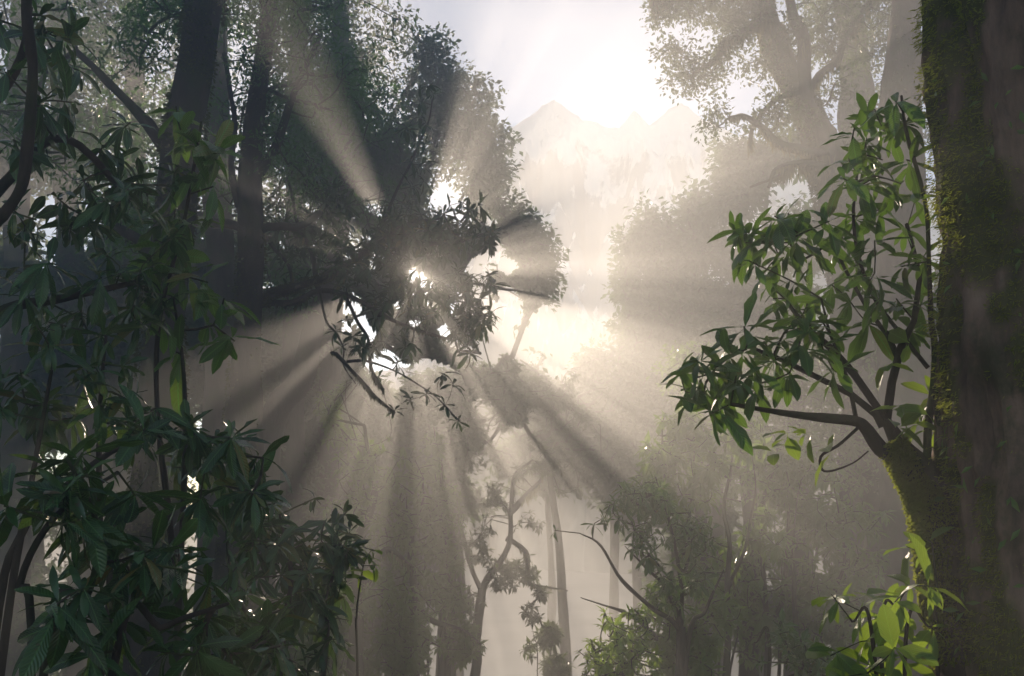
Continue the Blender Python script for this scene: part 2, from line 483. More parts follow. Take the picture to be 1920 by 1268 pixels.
# ------------------------------------------------------------------ tree growing
class Plant:
    def __init__(s, name, label, cat, base, group=None, bark=None, twig=None, seed=1):
        s.base = np.array([base[0], base[1], ground_z(base[0], base[1])])
        s.root = thing(name, label, cat, s.base, group)
        s.rng = np.random.default_rng(seed); s.seed = seed
        s.bark = bark or M_BARK; s.twig = twig or M_TWIG
        s.pts = []; s.rad = []; s.par = []; s.fixed = []; s.tips = []; s.dirs = []
        s.limbs = []

    def limb(s, pts, r, name='branch', mat=None, sides=10, rough=.22, rscale=6, n=None, attach=True, jitter=.0, moss=None):
        pts = np.asarray(pts, float)
        L = np.linalg.norm(np.diff(pts, axis=0), axis=1).sum()
        n = n or int(max(6, min(60, L / .18)))
        path = catmull(pts, n)
        rr = np.interp(np.linspace(0, 1, n), np.linspace(0, 1, len(r)), r)
        if jitter:
            path[1:] += np.stack([noise3(path[1:], 2.2, s.seed + k) for k in range(3)], -1) * jitter
        g = Geo(); g.add(*tube(path, rr, sides, rough, rscale, s.seed))
        o = link(name, g.mesh(name, mat or s.bark, s.base), s.root)
        s.limbs.append((path, rr))
        if attach:
            i0 = len(s.pts)
            for k in range(n):
                s.pts.append(path[k]); s.rad.append(rr[k]); s.par.append(i0 + k - 1 if k else -1); s.fixed.append(True)
        return path, rr

    def grow(s, targets, step=.25, steered=False, bend=.18, tip_r=.004, expo=2.3, droop=0.0, minbase=0.0):
        T = np.asarray(targets, float)
        cap = len(s.pts) + len(T) * 14 + 10
        X = np.zeros((cap, 3)); n = len(s.pts); X[:n] = np.array(s.pts)
        par = list(s.par); fixed = list(s.fixed); rad = list(s.rad)
        D = np.array([np.min(np.linalg.norm(X[:n] - t, axis=1)) for t in T])
        order = np.argsort(D)
        for ti in order:
            t = T[ti]
            d = np.linalg.norm(X[:n] - t, axis=1)
            # prefer joining below / behind the target, so that twigs reach outwards
            pen = d * (1 + .35 * np.clip((X[:n, 2] - t[2]) / np.maximum(d, .05), 0, 1))
            j = int(np.argmin(pen)); dist = d[j]
            k = int(min(12, max(1, round(dist / step))))
            a = X[j].copy()
            side = s.rng.normal(size=3) * bend * dist
            side[2] = -abs(side[2]) * .6 - droop * dist + bend * .3 * dist
            prev = j
            for m in range(1, k + 1):
                f = m / k
                p = a * (1 - f) + t * f + side * math.sin(math.pi * f) * .5 + (s.rng.normal(size=3) * .03 * dist / k if m < k else 0)
                X[n] = p; par.append(prev); fixed.append(False); rad.append(0.0)
                prev = n; n += 1
            s.tips.append(n - 1)
        X = X[:n]
        acc = np.zeros(n)
        haschild = np.zeros(n, bool)
        for i in range(n - 1, -1, -1):
            if not fixed[i]:
                if not haschild[i]: acc[i] = tip_r ** expo
                rad[i] = acc[i] ** (1 / expo)
                if par[i] >= 0:
                    acc[par[i]] += acc[i]; haschild[par[i]] = True
        s.pts = [x for x in X]; s.par = par; s.fixed = fixed; s.rad = rad
        fx = np.array(fixed)
        if steered:
            Y = steer(X); X = np.where(fx[:, None], X, Y); s.pts = [x for x in X]
        s.X = X

    def wood(s, branch_r=.02, twig_kind='stuff', min_r=0.0, maxbranches=40, sides=5):
        """cut the grown nodes into chains; thick ones are branches of their own, thin ones the twigs"""
        n = len(s.pts); kids = [[] for _ in range(n)]
        for i in range(n):
            if s.par[i] >= 0 and not s.fixed[i]: kids[s.par[i]].append(i)
        starts = []
        for i in range(n):
            if not s.fixed[i]: continue
            starts += [(i, k) for k in kids[i]]
        g = Geo(); branches = []
        while starts:
            p, k = starts.pop()
            chain = [p, k]
            while kids[k]:
                best = max(kids[k], key=lambda q: s.rad[q])
                starts += [(k, q) for q in kids[k] if q != best]
                chain.append(best); k = best
            pth = s.X[chain]; rr = np.array([s.rad[c] for c in chain]); rr[0] = min(rr[1] * 1.25, max(rr[0], rr[1]))
            if rr[1] < min_r: continue
            if len(pth) >= 3:
                m = len(pth) * 2 - 1
                rr = np.interp(np.linspace(0, 1, m), np.linspace(0, 1, len(rr)), rr); pth = catmull(pth, m)
            if rr[1] > branch_r: branches.append((rr[1], pth, rr))
            else: g.add(*tube(pth, rr, 4 if rr[1] < .01 else sides, 0, cap=False))
        branches.sort(key=lambda b: -b[0])
        for i, (r, pth, rr) in enumerate(branches):
            if i < maxbranches:
                b = Geo(); b.add(*tube(pth, rr, 8, .15, 8, s.seed + i))
                link('branch', b.mesh('branch', s.bark, s.base), s.root)
                s.limbs.append((pth, rr))
            else: g.add(*tube(pth, rr, 6, .1, 8, s.seed, cap=False))
        if g.n: link('twigs', g.mesh('twigs', s.twig, s.base), s.root, twig_kind)

    def tip_frames(s):
        tp = s.X[s.tips]; pp = s.X[[s.par[t] for t in s.tips]]
        return tp, nrm(tp - pp)

    def leaves_objects(s, tmpls, pos, F, size, mat, limit=290, name='leaf'):
        """the leaves that show largest as objects of their own, the rest joined"""
        dist = np.linalg.norm(pos - CAM, axis=1)
        rel = pos - CAM; z = rel @ FW
        px = 960 + FPX * (rel @ RT) / z; py = 634 - FPX * (rel @ UPV) / z
        inside = (px > -40) & (px < 1960) & (py > -40) & (py < 1308) & (z > .1)
        score = np.where(inside, size / dist, 0)
        order = np.argsort(-score)
        lim = min(limit, int(inside.sum()))
        datas = []
        for k, (v, q) in enumerate(tmpls):
            datas.append(new_mesh('leaf', v, q, None, [mat]))
        for i in order[:lim]:
            o = bpy.data.objects.new(name, datas[i % len(datas)]); COL.objects.link(o); o.parent = s.root
            sz = size[i]
            M = np.eye(4); M[:3, :3] = F[i] * sz; M[:3, 3] = pos[i] - s.base
            o.matrix_local = Matrix(M.tolist())
        rest = order[lim:]
        if len(rest):
            g = Geo()
            for k, tm in enumerate(tmpls):
                sel = rest[rest % len(tmpls) == k]
                scatter(g, tm, pos[sel], F[sel], size[sel], tri=False)
            if g.n: link('leaves', g.mesh('leaves', mat, s.base), s.root, 'stuff')

    def leaves_joined(s, tmpl, pos, F, size, mat, name='leaves', tri=True):
        g = Geo(); scatter(g, tmpl, pos, F, size, tri)
        if g.n: link(name, g.mesh(name, mat, s.base, smooth=False), s.root, 'stuff')

    def beard(s, path, rr, n, length, mat=None, width=.012, name='hanging_moss'):
        """ragged strands of moss hanging under a limb"""
        rng = s.rng
        k = rng.integers(0, len(path) - 1, n); f = rng.uniform(0, 1, (n, 1))
        p = path[k] * (1 - f) + path[k + 1] * f
        clump = noise3(p, 3.0, s.seed + 5)
        keep = clump > -.15
        p = p[keep]; k = k[keep]; clump = clump[keep]; n = len(p)
        r = rr[k]
        th = rng.uniform(0, 6.28, n)
        o = np.stack([np.cos(th), np.sin(th), -.4 * np.ones(n)], -1) * (r * .9)[:, None]
        a = p + o
        L = length * (.3 + clump) * rng.uniform(.3, 1.3, n)
        sway = rng.normal(size=(n, 3)) * .15 * L[:, None]; sway[:, 2] = 0
        w = np.stack([np.cos(th + 1.2), np.sin(th + 1.2), 0 * th], -1) * width * rng.uniform(.5, 1.5, (n, 1))
        b = a + sway * .4 + np.array([0, 0, -1.0]) * (L * .55)[:, None]
        c = a + sway + np.array([0, 0, -1.0]) * L[:, None]
        V = np.stack([a - w, a + w, b + w * .7, b - w * .7, c], 1)
        t = np.array([[0, 1, 2], [0, 2, 3], [3, 2, 4]])[None] + (np.arange(n) * 5)[:, None, None]
        g = Geo(); g.add(V, None, t)
        if n: link(name, g.mesh(name, mat or M_BEARD, s.base, smooth=False), s.root, 'stuff')


def ground_z(x, y):
    return -.30 * max(y - 1.0, 0) * (1 if y < 45 else 1) + .15 * math.sin(x * .7) * math.cos(y * .45)


def blobs(specs, n, rng=RNG, seed=0, thr=-.2, nscale=1.2, surface=False):
    """points inside round volumes, each given as (px, py, radius in px, depth, depth spread), thinned to clumps"""
    w = np.array([(b[2] / FPX * far(b[3])) ** 2 * (b[5] if len(b) > 5 else 1) for b in specs]); w = w / w.sum()
    out = []
    m = int(n * 2.6)
    ch = rng.choice(len(specs), m, p=w)
    d3 = rand_dir(m, rng) * (rng.uniform(0, 1, (m, 1)) ** (1 / 2.4))
    for k in range(m):
        b = specs[ch[k]]
        r = b[2] / FPX * far(b[3])
        c = P(b[0], b[1], b[3])
        out.append(c + np.array([d3[k, 0] * r, d3[k, 1] * b[4] * (.6 if b[3] > 20 else 1), d3[k, 2] * r]))
    out = np.array(out)
    keep = fbm(out, nscale, 2, seed) > thr
    return out[keep][:n]


# ------------------------------------------------------------------ ground
def build_ground():
    xs = np.linspace(-56, 56, 141); ys = np.linspace(-12, 22.4, 65)
    X, Y = np.meshgrid(xs, ys)
    Z = -.30 * np.maximum(Y - 1.0, 0) + .15 * np.sin(X * .7) * np.cos(Y * .45)
    Z = Z + .12 * fbm(np.stack([X, Y, X * 0], -1), .8, 3, 4) - .12
    v = np.stack([X, Y, Z], -1).reshape(-1, 3)
    ny, nx = X.shape
    i = np.arange(ny - 1)[:, None] * nx + np.arange(nx - 1)[None]
    q = np.stack([i, i + 1, i + nx + 1, i + nx], -1).reshape(-1, 4)
    m, n, l, out = mat_new("forest_soil")
    b = n.new("ShaderNodeBsdfPrincipled"); g = n.new("ShaderNodeNewGeometry")
    nz = n.new("ShaderNodeTexNoise"); nz.inputs["Scale"].default_value = 2.5; nz.inputs["Detail"].default_value = 8
    l.new(g.outputs["Position"], nz.inputs["Vector"])
    r = ramp(n, [(.3, (.03, .022, .014)), (.55, (.07, .05, .03)), (.7, (.035, .06, .02))]); l.new(nz.outputs["Fac"], r.inputs[0])
    l.new(r.outputs[0], b.inputs["Base Color"]); b.inputs["Roughness"].default_value = .95
    l.new(b.outputs[0], out.inputs[0])
    link("ground", new_mesh("ground", v, q, None, [m]), None, 'structure')


build_ground()


def build_mountains():
    # far valley floor, beyond the forest slope
    m, n, l, out = mat_new("valley_slope")
    b = n.new("ShaderNodeBsdfPrincipled"); g = n.new("ShaderNodeNewGeometry")
    nz = n.new("ShaderNodeTexNoise"); nz.inputs["Scale"].default_value = .004; nz.inputs["Detail"].default_value = 6
    l.new(g.outputs["Position"], nz.inputs["Vector"])
    r = ramp(n, [(.35, (.05, .07, .05)), (.65, (.12, .13, .10))]); l.new(nz.outputs["Fac"], r.inputs[0])
    l.new(r.outputs[0], b.inputs["Base Color"]); b.inputs["Roughness"].default_value = 1
    l.new(b.outputs[0], out.inputs[0])
    xs = np.linspace(-14000, 14000, 60); ys = np.linspace(60, 30000, 60)
    X, Y = np.meshgrid(xs, ys); Z = -260 - 60 * fbm(np.stack([X, Y, X * 0], -1), .001, 3, 8)
    v = np.stack([X, Y, Z], -1).reshape(-1, 3); nx = 60
    i = np.arange(59)[:, None] * nx + np.arange(59)[None]
    link("valley", new_mesh("valley", v, np.stack([i, i + 1, i + nx + 1, i + nx], -1).reshape(-1, 4), None, [m]), None, 'structure')
    # snow range
    sky_px = np.array([600, 760, 850, 880, 925, 960, 985, 1005, 1020, 1038, 1052, 1072, 1090, 1110, 1135, 1160, 1178, 1188, 1200, 1218, 1235, 1252, 1275, 1290, 1320, 1400, 1520, 1700, 1900])
    sky_py = np.array([700, 690, 620, 470, 300, 240, 222, 212, 196, 188, 195, 212, 222, 228, 236, 240, 218, 208, 216, 236, 222, 204, 192, 200, 226, 262, 290, 330, 400])
    NX, NY = 460, 170
    px = np.linspace(600, 1900, NX)
    D0 = 8000.0
    top = np.interp(px, sky_px, sky_py)
    tops = np.array([P(a, b_, 1) - CAM for a, b_ in zip(px, top)])
    tops = tops / tops[:, 1:2] * D0 + CAM
    xs = tops[:, 0]; H = tops[:, 2]
    # v from 0 (foot, near) to 1 (crest) then behind
    t = np.linspace(0, 1.25, NY)
    V = np.zeros((NY, NX, 3))
    for j, tt in enumerate(t):
        y = D0 - (1 - tt) * 4200
        if tt <= 1: h = H * (tt ** 1.25) - 900 * (1 - tt)
        else: h = H * (1 - (tt - 1) * 2.6)
        V[j, :, 0] = xs * (y / D0); V[j, :, 1] = y; V[j, :, 2] = h
    q3 = V * np.array([1, .55, .3])
    ridge = 1 - np.abs(fbm(q3, .0016, 5, 21)); ridge2 = 1 - np.abs(fbm(q3 + 500, .005, 4, 33))
    fade = np.clip(np.abs(t - 1) * 5, .0, 1)[:, None] * np.clip(t * 4, 0, 1)[:, None]
    V[..., 2] += (ridge - .55) * 640 * fade * np.clip(H / 2000, 0, 1)[None] + (ridge2 - .6) * 230 * (fade * .8 + .15)
    V[..., 1] += (ridge - .55) * -350 * fade
    i = np.arange(NY - 1)[:, None] * NX + np.arange(NX - 1)[None]
    q = np.stack([i, i + 1, i + NX + 1, i + NX], -1).reshape(-1, 4)
    m, n, l, out = mat_new("snow_and_hazed_rock")
    b = n.new("ShaderNodeBsdfPrincipled"); g = n.new("ShaderNodeNewGeometry")
    sx = n.new("ShaderNodeSeparateXYZ"); l.new(g.outputs["Normal"], sx.inputs[0])
    sp = n.new("ShaderNodeSeparateXYZ"); l.new(g.outputs["Position"], sp.inputs[0])
    nz = n.new("ShaderNodeTexNoise"); nz.inputs["Scale"].default_value = .0045; nz.inputs["Detail"].default_value = 12; nz.inputs["Roughness"].default_value = .8
    l.new(g.outputs["Position"], nz.inputs["Vector"])
    a1 = n.new("ShaderNodeMath"); a1.operation = 'MULTIPLY_ADD'; l.new(sp.outputs[2], a1.inputs[0]); a1.inputs[1].default_value = 1 / 5000; a1.inputs[2].default_value = -0.3
    a2 = n.new("ShaderNodeMath"); a2.operation = 'ADD'; l.new(a1.outputs[0], a2.inputs[0]); l.new(nz.outputs["Fac"], a2.inputs[1])
    a3 = n.new("ShaderNodeMath"); a3.operation = 'ADD'; l.new(a2.outputs[0], a3.inputs[0]); l.new(sx.outputs[2], a3.inputs[1])
    r = ramp(n, [(.86, (.42, .45, .50)), (1.16, (.95, .96, .97))]); l.new(a3.outputs[0], r.inputs[0])  # rock lightened so that its colour carries the distance haze
    zf = n.new("ShaderNodeMath"); zf.operation = 'MULTIPLY_ADD'; l.new(nz.outputs["Fac"], zf.inputs[0]); zf.inputs[1].default_value = 700
    l.new(sp.outputs[2], zf.inputs[2])
    mr = n.new("ShaderNodeMapRange"); mr.inputs[1].default_value = 900; mr.inputs[2].default_value = 1700
    l.new(zf.outputs[0], mr.inputs[0])
    fm = n.new("ShaderNodeMix"); fm.data_type = 'RGBA'; l.new(mr.outputs[0], fm.inputs[0]); fm.inputs[6].default_value = (.09, .11, .09, 1)
    l.new(r.outputs[0], fm.inputs[7])
    l.new(fm.outputs[2], b.inputs["Base Color"]); b.inputs["Roughness"].default_value = .8
    l.new(b.outputs[0], out.inputs[0])
    o = link("mountain", new_mesh("mountain", V.reshape(-1, 3), q, None, [m]), None, 'structure')
    o['label'] = "snowy mountain range rising pale above the mist between the trees"


build_mountains()


# ------------------------------------------------------------------ haze
def haze_box(name, lo, hi, dens, g):
    lo = np.array(lo); hi = np.array(hi)
    v = np.array([[x, y, z] for x in (lo[0], hi[0]) for y in (lo[1], hi[1]) for z in (lo[2], hi[2])])
    q = [(0, 1, 3, 2), (4, 6, 7, 5), (0, 4, 5, 1), (2, 3, 7, 6), (0, 2, 6, 4), (1, 5, 7, 3)]
    m, n, l, out = mat_new("haze_air")
    pv = n.new("ShaderNodeVolumePrincipled")
    pv.inputs["Color"].default_value = (0.97, 0.97, 0.97, 1)
    pv.inputs["Density"].default_value = dens
    pv.inputs["Anisotropy"].default_value = g
    l.new(pv.outputs[0], out.inputs["Volume"])
    o = link(name, new_mesh(name, v, np.array(q), None, [m], smooth=False), None, 'stuff')
    return o


haze_box("haze", (-60, -14, -27), (60, 22.8, 13.5), FOG, FOG_G)



def PL(spec, y):
    """pixels (and optional distance) to a path"""
    return [P(a[0], a[1], a[2] if len(a) > 2 else y) for a in spec]


def with_foot(pts, spread=0.0):
    """continue a trunk down to the ground"""
    a = np.array(pts[0]); z = ground_z(a[0] + spread, a[1])
    return [np.array([a[0] + spread, a[1], z - .15])] + list(pts)


# ------------------------------------------------------------------ 1 the big mossy trunk at the right edge
def surface_points(path, rr, n, rng, seed, rough=.1, rscale=3.0, zs=.45):
    k = rng.uniform(0, len(path) - 1.001, n); i = k.astype(int); f = (k - i)[:, None]
    c = path[i] * (1 - f) + path[i + 1] * f; r = rr[i] * (1 - f[:, 0]) + rr[i + 1] * f[:, 0]
    th = rng.uniform(0, 2 * np.pi, n)
    t = nrm(path[i + 1] - path[i])
    a = nrm(np.cross(t, np.array([[0.0, 1, 0]]))); b = np.cross(t, a)
    o = a * np.cos(th)[:, None] + b * np.sin(th)[:, None]
    return c + o * r[:, None], o, t, th


def moss_on(plant, path, rr, n, size, seed, thr=-.1, mat=None, name='moss', bias=None, lift=0.0, rough=None, rscale=3.0):
    rng = plant.rng
    p, o, t, th = surface_points(path, rr, n, rng, seed)
    m = fbm(p * np.array([1, 1, .6]), 5.0, 3, seed)
    score = m + (0 if bias is None else bias(p, o))
    keep = score > thr
    p, o, m = p[keep], o[keep], score[keep]
    if rough is not None:
        rad = np.repeat(rr.mean(), len(p))
        c = p - o * rad[:, None]
        disp = rough * fbm((p) * np.array([1, 1, .45]), rscale, 3, plant.seed)
        p = p + o * (rad * disp)[:, None]
    h = np.clip(m - thr, 0, 1)
    p = p + o * (lift + .03 * h * rng.uniform(0, 1, len(p)))[:, None]
    ax = nrm(o * .9 + rand_dir(len(p), rng) * .6 + np.array([0, 0, -.5]))
    F = frames(ax, rand_dir(len(p), rng))
    plant.leaves_joined(SMALL_T, p, F, size * rng.uniform(.5, 1.5, len(p)), mat or M_MOSS, name)


def build_mossy_trunk():
    pl = Plant('mossy_tree', 'massive dark tree trunk thick with golden green moss, filling the right edge', 'tree',
               P(2030, 1268, 2.75), seed=11, bark=M_BARK_HERO)
    y = 2.75
    path0 = PL([(2036, 1500), (2030, 1268), (2022, 1000), (2006, 800), (1992, 600), (1984, 400), (1966, 200), (1950, 0), (1932, -400), (1915, -1400), (1900, -3200)], y)
    path0 = with_foot(path0)
    n = 420
    path = catmull(path0, n)
    # even spacing
    L = np.r_[0, np.cumsum(np.linalg.norm(np.diff(path, axis=0), axis=1))]
    tt = np.linspace(0, L[-1], n)
    path = np.stack([np.interp(tt, L, path[:, k]) for k in range(3)], -1)
    r0 = .335 + .10 * np.exp(-tt / .6) - .05 * tt / tt[-1]
    v, q, t = tube(path, r0, 180, .0)
    # furrowed bark: ridges running up the trunk
    sides = 180
    ring = np.repeat(np.arange(n), sides); c = path[ring]; vv = v[:n * sides]
    o = nrm(vv - c)
    fl = fbm(vv * np.array([1, 1, .28]), 4.0, 3, 3)
    rd = 1 - np.abs(fbm(vv * np.array([1, 1, .16]), 13.0, 3, 5))
    bl = fbm(vv, 30.0, 2, 9)
    vv = vv + o * ((.042 * fl + .045 * (rd - .6) + .008 * bl))[:, None]
    v[:n * sides] = vv
    g = Geo(); g.add(v, q, t)
    me = g.mesh('trunk', M_BARK_HERO, pl.base)

    def moss_score(p, oo, seed, side, power):
        f = fbm(p * np.array([1, 1, .35]), 4.5, 3, seed) + .35 * fbm(p, 16, 2, seed + 1)
        left = np.clip(oo @ np.array([-.93, -.25, 0]), -1, 1)
        return 1.5 * f + side * (np.clip(left, 0, 1) ** power) - .25
    sc0 = np.clip((moss_score(v, nrm(np.vstack([o, o[:1]])), 31, 1.45, 2.2) - .45) * 3, 0, 1)
    at = me.attributes.new('moss', 'FLOAT', 'POINT'); at.data.foreach_set('value', sc0.astype(np.float32))
    link('trunk', me, pl.root)
    # moss: thick on the side that faces the valley, thin tongues elsewhere
    def on_trunk(n_, size, seed, thr, mat, name, side, lift, power):
        rng = np.random.default_rng(seed)
        zlo, zhi = -1.6, 6.5
        idx = rng.integers(0, n * sides, n_)
        p = vv[idx]; oo = o[idx]
        ok = (p[:, 2] > zlo) & (p[:, 2] < zhi) & (oo @ np.array([-.2, -1, 0]) > -.45)
        p, oo = p[ok], oo[ok]
        p = p + rng.normal(size=p.shape) * .006
        sc = moss_score(p, oo, seed, side, power)
        k = sc > thr
        p, oo, sc = p[k], oo[k], sc[k] - thr
        h = np.clip(sc, 0, 1)
        p = p + oo * (lift * h * rng.uniform(.1, 1, len(p)))[:, None]
        ax = nrm(oo * 1.0 + rand_dir(len(p), rng) * .8 + np.array([0, 0, -.55]))
        F = frames(ax, rand_dir(len(p), rng))
        pl.leaves_joined(BLADE_T, p, F, size * rng.uniform(.5, 1.6, len(p)), mat, name)
    on_trunk(520000, .0115, 31, .55, M_MOSS, "moss", 1.45, .045, 2.2)
    on_trunk(160000, .011, 47, .42, M_MOSS_DARK, 'moss', .1, .03, 1.0)
    # small side stubs and fern-like leaves on the bark
    rng = pl.rng
    idx = rng.integers(0, n * sides, 5200); p = vv[idx]; oo = o[idx]
    ok = (p[:, 2] > -.9) & (p[:, 2] < 4.2) & (oo @ np.array([-.35, -1, 0]) > .1) & (fbm(p, 2.2, 2, 77) > .28)
    p, oo = p[ok], oo[ok]
    ax = nrm(oo * .7 + rand_dir(len(p), rng) * .7 + np.array([0, 0, -.6]))
    pl.leaves_joined(MID_T, p + oo * .02, frames(ax, oo), rng.uniform(.02, .05, len(p)), M_BUSH, 'leaves')


# ------------------------------------------------------------------ 2 rhododendron limb at the right
def build_right_rhododendron():
    pl = Plant('rhododendron_tree', 'rhododendron with a mossy leaning stem and leafy sprays growing beside the massive trunk', 'tree',
               P(1800, 1500, 2.7), seed=21, bark=M_BARK_DARK)
    y = 2.95
    stem = [(1835, 1600, 2.7), (1805, 1268, 2.75), (1785, 1120, 2.8), (1768, 1010, 2.85), (1752, 930, 2.9), (1722, 880, 2.92), (1692, 842, 2.95), (1662, 792, 2.98)]
    path, rr = pl.limb(with_foot(PL(stem, y)), [.075, .068, .066, .060, .056, .050, .034, .018], 'trunk', sides=24, rough=.22, rscale=12, n=70)
    B = pl.limb
    B(PL([(1662, 792), (1640, 757), (1600, 700), (1560, 655), (1510, 612), (1470, 560, 3.1)], 3.0), [.014, .006])
    B(PL([(1655, 800), (1642, 777), (1595, 739), (1513, 698), (1450, 668, 2.9), (1400, 650, 2.85)], 2.98), [.013, .005])
    B(PL([(1662, 790), (1670, 730), (1682, 668), (1702, 628), (1720, 580), (1724, 500), (1700, 420)], 3.0), [.014, .006])
    B(PL([(1682, 668), (1660, 620), (1640, 600), (1592, 520), (1560, 450)], 3.02), [.009, .004])
    B(PL([(1690, 850), (1660, 848), (1640, 828), (1622, 802), (1604, 790), (1550, 784), (1500, 779), (1440, 770, 2.85), (1370, 758, 2.8)], 2.95), [.026, .006], n=30)
    B(PL([(1606, 790), (1597, 745), (1583, 690), (1560, 640), (1540, 560)], 2.95), [.007, .003])
    B(PL([(1608, 803), (1572, 835), (1540, 855), (1541, 880), (1560, 883), (1600, 868), (1628, 846)], 2.93), [.005, .002], n=24)
    B(PL([(1738, 866), (1740, 800), (1751, 720), (1753, 650), (1746, 600), (1742, 500), (1735, 380), (1700, 250), (1690, 180)], 2.9), [.013, .008, .005], n=34, mat=M_TWIG)
    B(PL([(1778, 842), (1762, 790), (1752, 728)], 2.87), [.012, .009])
    B(PL([(1740, 690), (1700, 640), (1640, 560), (1610, 480), (1600, 400), (1610, 300)], 2.95), [.007, .004], n=24)
    T = []
    def add(lst, d, j=.12):
        for a, b in lst:
            T.append(P(a, b, d + pl.rng.uniform(-j, j)))
    add([(1372, 440), (1395, 455), (1405, 430), (1452, 405), (1478, 400), (1440, 445), (1480, 455), (1405, 490), (1430, 515), (1450, 560), (1500, 440), (1510, 485), (1520, 540), (1480, 525), (1460, 480)], 3.0)
    add([(1640, 205), (1680, 190), (1602, 240), (1625, 225), (1592, 300), (1620, 290), (1660, 250), (1700, 230), (1582, 335), (1640, 330), (1700, 300), (1720, 360), (1605, 405), (1660, 390), (1555, 415), (1580, 445), (1640, 450), (1700, 430), (1730, 480), (1625, 260), (1655, 300), (1690, 345), (1610, 350)], 2.95, .2)
    add([(1560, 475), (1600, 500), (1640, 512), (1690, 500), (1560, 535), (1590, 560), (1620, 600), (1680, 560), (1730, 560), (1540, 600), (1505, 590), (1650, 560), (1710, 620)], 3.05, .2)
    add([(1275, 690), (1285, 735), (1305, 675), (1320, 735), (1335, 700), (1352, 765), (1335, 775), (1380, 705), (1400, 655), (1395, 612), (1432, 640), (1470, 625), (1450, 680), (1500, 640), (1480, 700), (1420, 720), (1540, 645), (1560, 690), (1505, 590), (1365, 670), (1410, 690), (1300, 710), (1520, 610)], 2.85)
    pl.grow(T, step=.12, bend=.12, tip_r=.0022)
    pl.wood(branch_r=.006, sides=5)
    tp, td = pl.tip_frames()
    td = nrm(td + nrm(tp - P(1640, 800, 3.0)) * .5)
    pos, F, S = whorls(tp, td, (7, 11), .094, (50, 112), .3, pl.rng)
    pl.leaves_objects(LEAF_WIDE, pos, F, S, M_RHODO)
    # pale young leaves low on the twigs
    pts = [(1690, 765), (1662, 692), (1712, 790), (1700, 655), (1742, 742), (1475, 822), (1445, 838), (1500, 812), (1545, 840), (1690, 800), (1670, 768), (1740, 805), (1760, 560)]
    tp2 = np.array(PL(pts, 2.9)); d2 = nrm(rand_dir(len(tp2), pl.rng) + np.array([-.6, 0, .1]))
    pos, F, S = whorls(tp2, d2, (2, 5), .075, (30, 95), .2, pl.rng)
    pl.leaves_objects([LEAF_OVAL], pos, F, S, M_FRESH, 60)
    moss_on(pl, path[18:64], rr[18:64], 30000, .011, 5, thr=-.15, lift=0, bias=lambda p, o: 1.2 * (o @ np.array([-.6, .1, -.55])) - .1)
    # golden tassels under the stem
    pl.beard(path[26:50] + np.array([-.03, 0, -.02]), rr[26:50], 2600, .07, M_MOSS, .005)
    g = pl.limbs[8]
    moss_on(pl, g[0][:20], g[1][:20], 2500, .008, 6, thr=-.1)


# ------------------------------------------------------------------ near rhododendrons
def rhodo_bush(name, label, base_px, stems, tips, leaf, seed, nleaf=(7, 12), mat=None, spread=(50, 108), droop=.4, limit=290, stem_r=.02, tmpl=None, tip_r=.003, step=.14, group=None, cat='shrub'):
    mat = mat or M_RHODO_DEEP
    b = P(*base_px)
    pl = Plant(name, label, cat, b, seed=seed, bark=M_BARK_DARK, group=group)
    foot = np.array([b[0], b[1], ground_z(b[0], b[1]) - .1])
    for st in stems:
        pl.limb([foot] + PL(st, base_px[2]), [stem_r, stem_r * .8, stem_r * .35], 'stem', sides=8, rough=.2, n=26, jitter=.02)
    pl.grow(tips, step=step, bend=.22 if stem_r > .008 else .07, tip_r=tip_r if stem_r > .008 else tip_r * .5)
    pl.wood(branch_r=stem_r * .38, sides=5)
    tp, td = pl.tip_frames()
    pos, F, S = whorls(tp, td, nleaf, leaf, spread, droop, pl.rng)
    if limit: pl.leaves_objects(tmpl or LEAF_NEAR, pos, F, S, mat, limit)
    else: pl.leaves_joined(MID_T, pos, F, S, mat)
    return pl


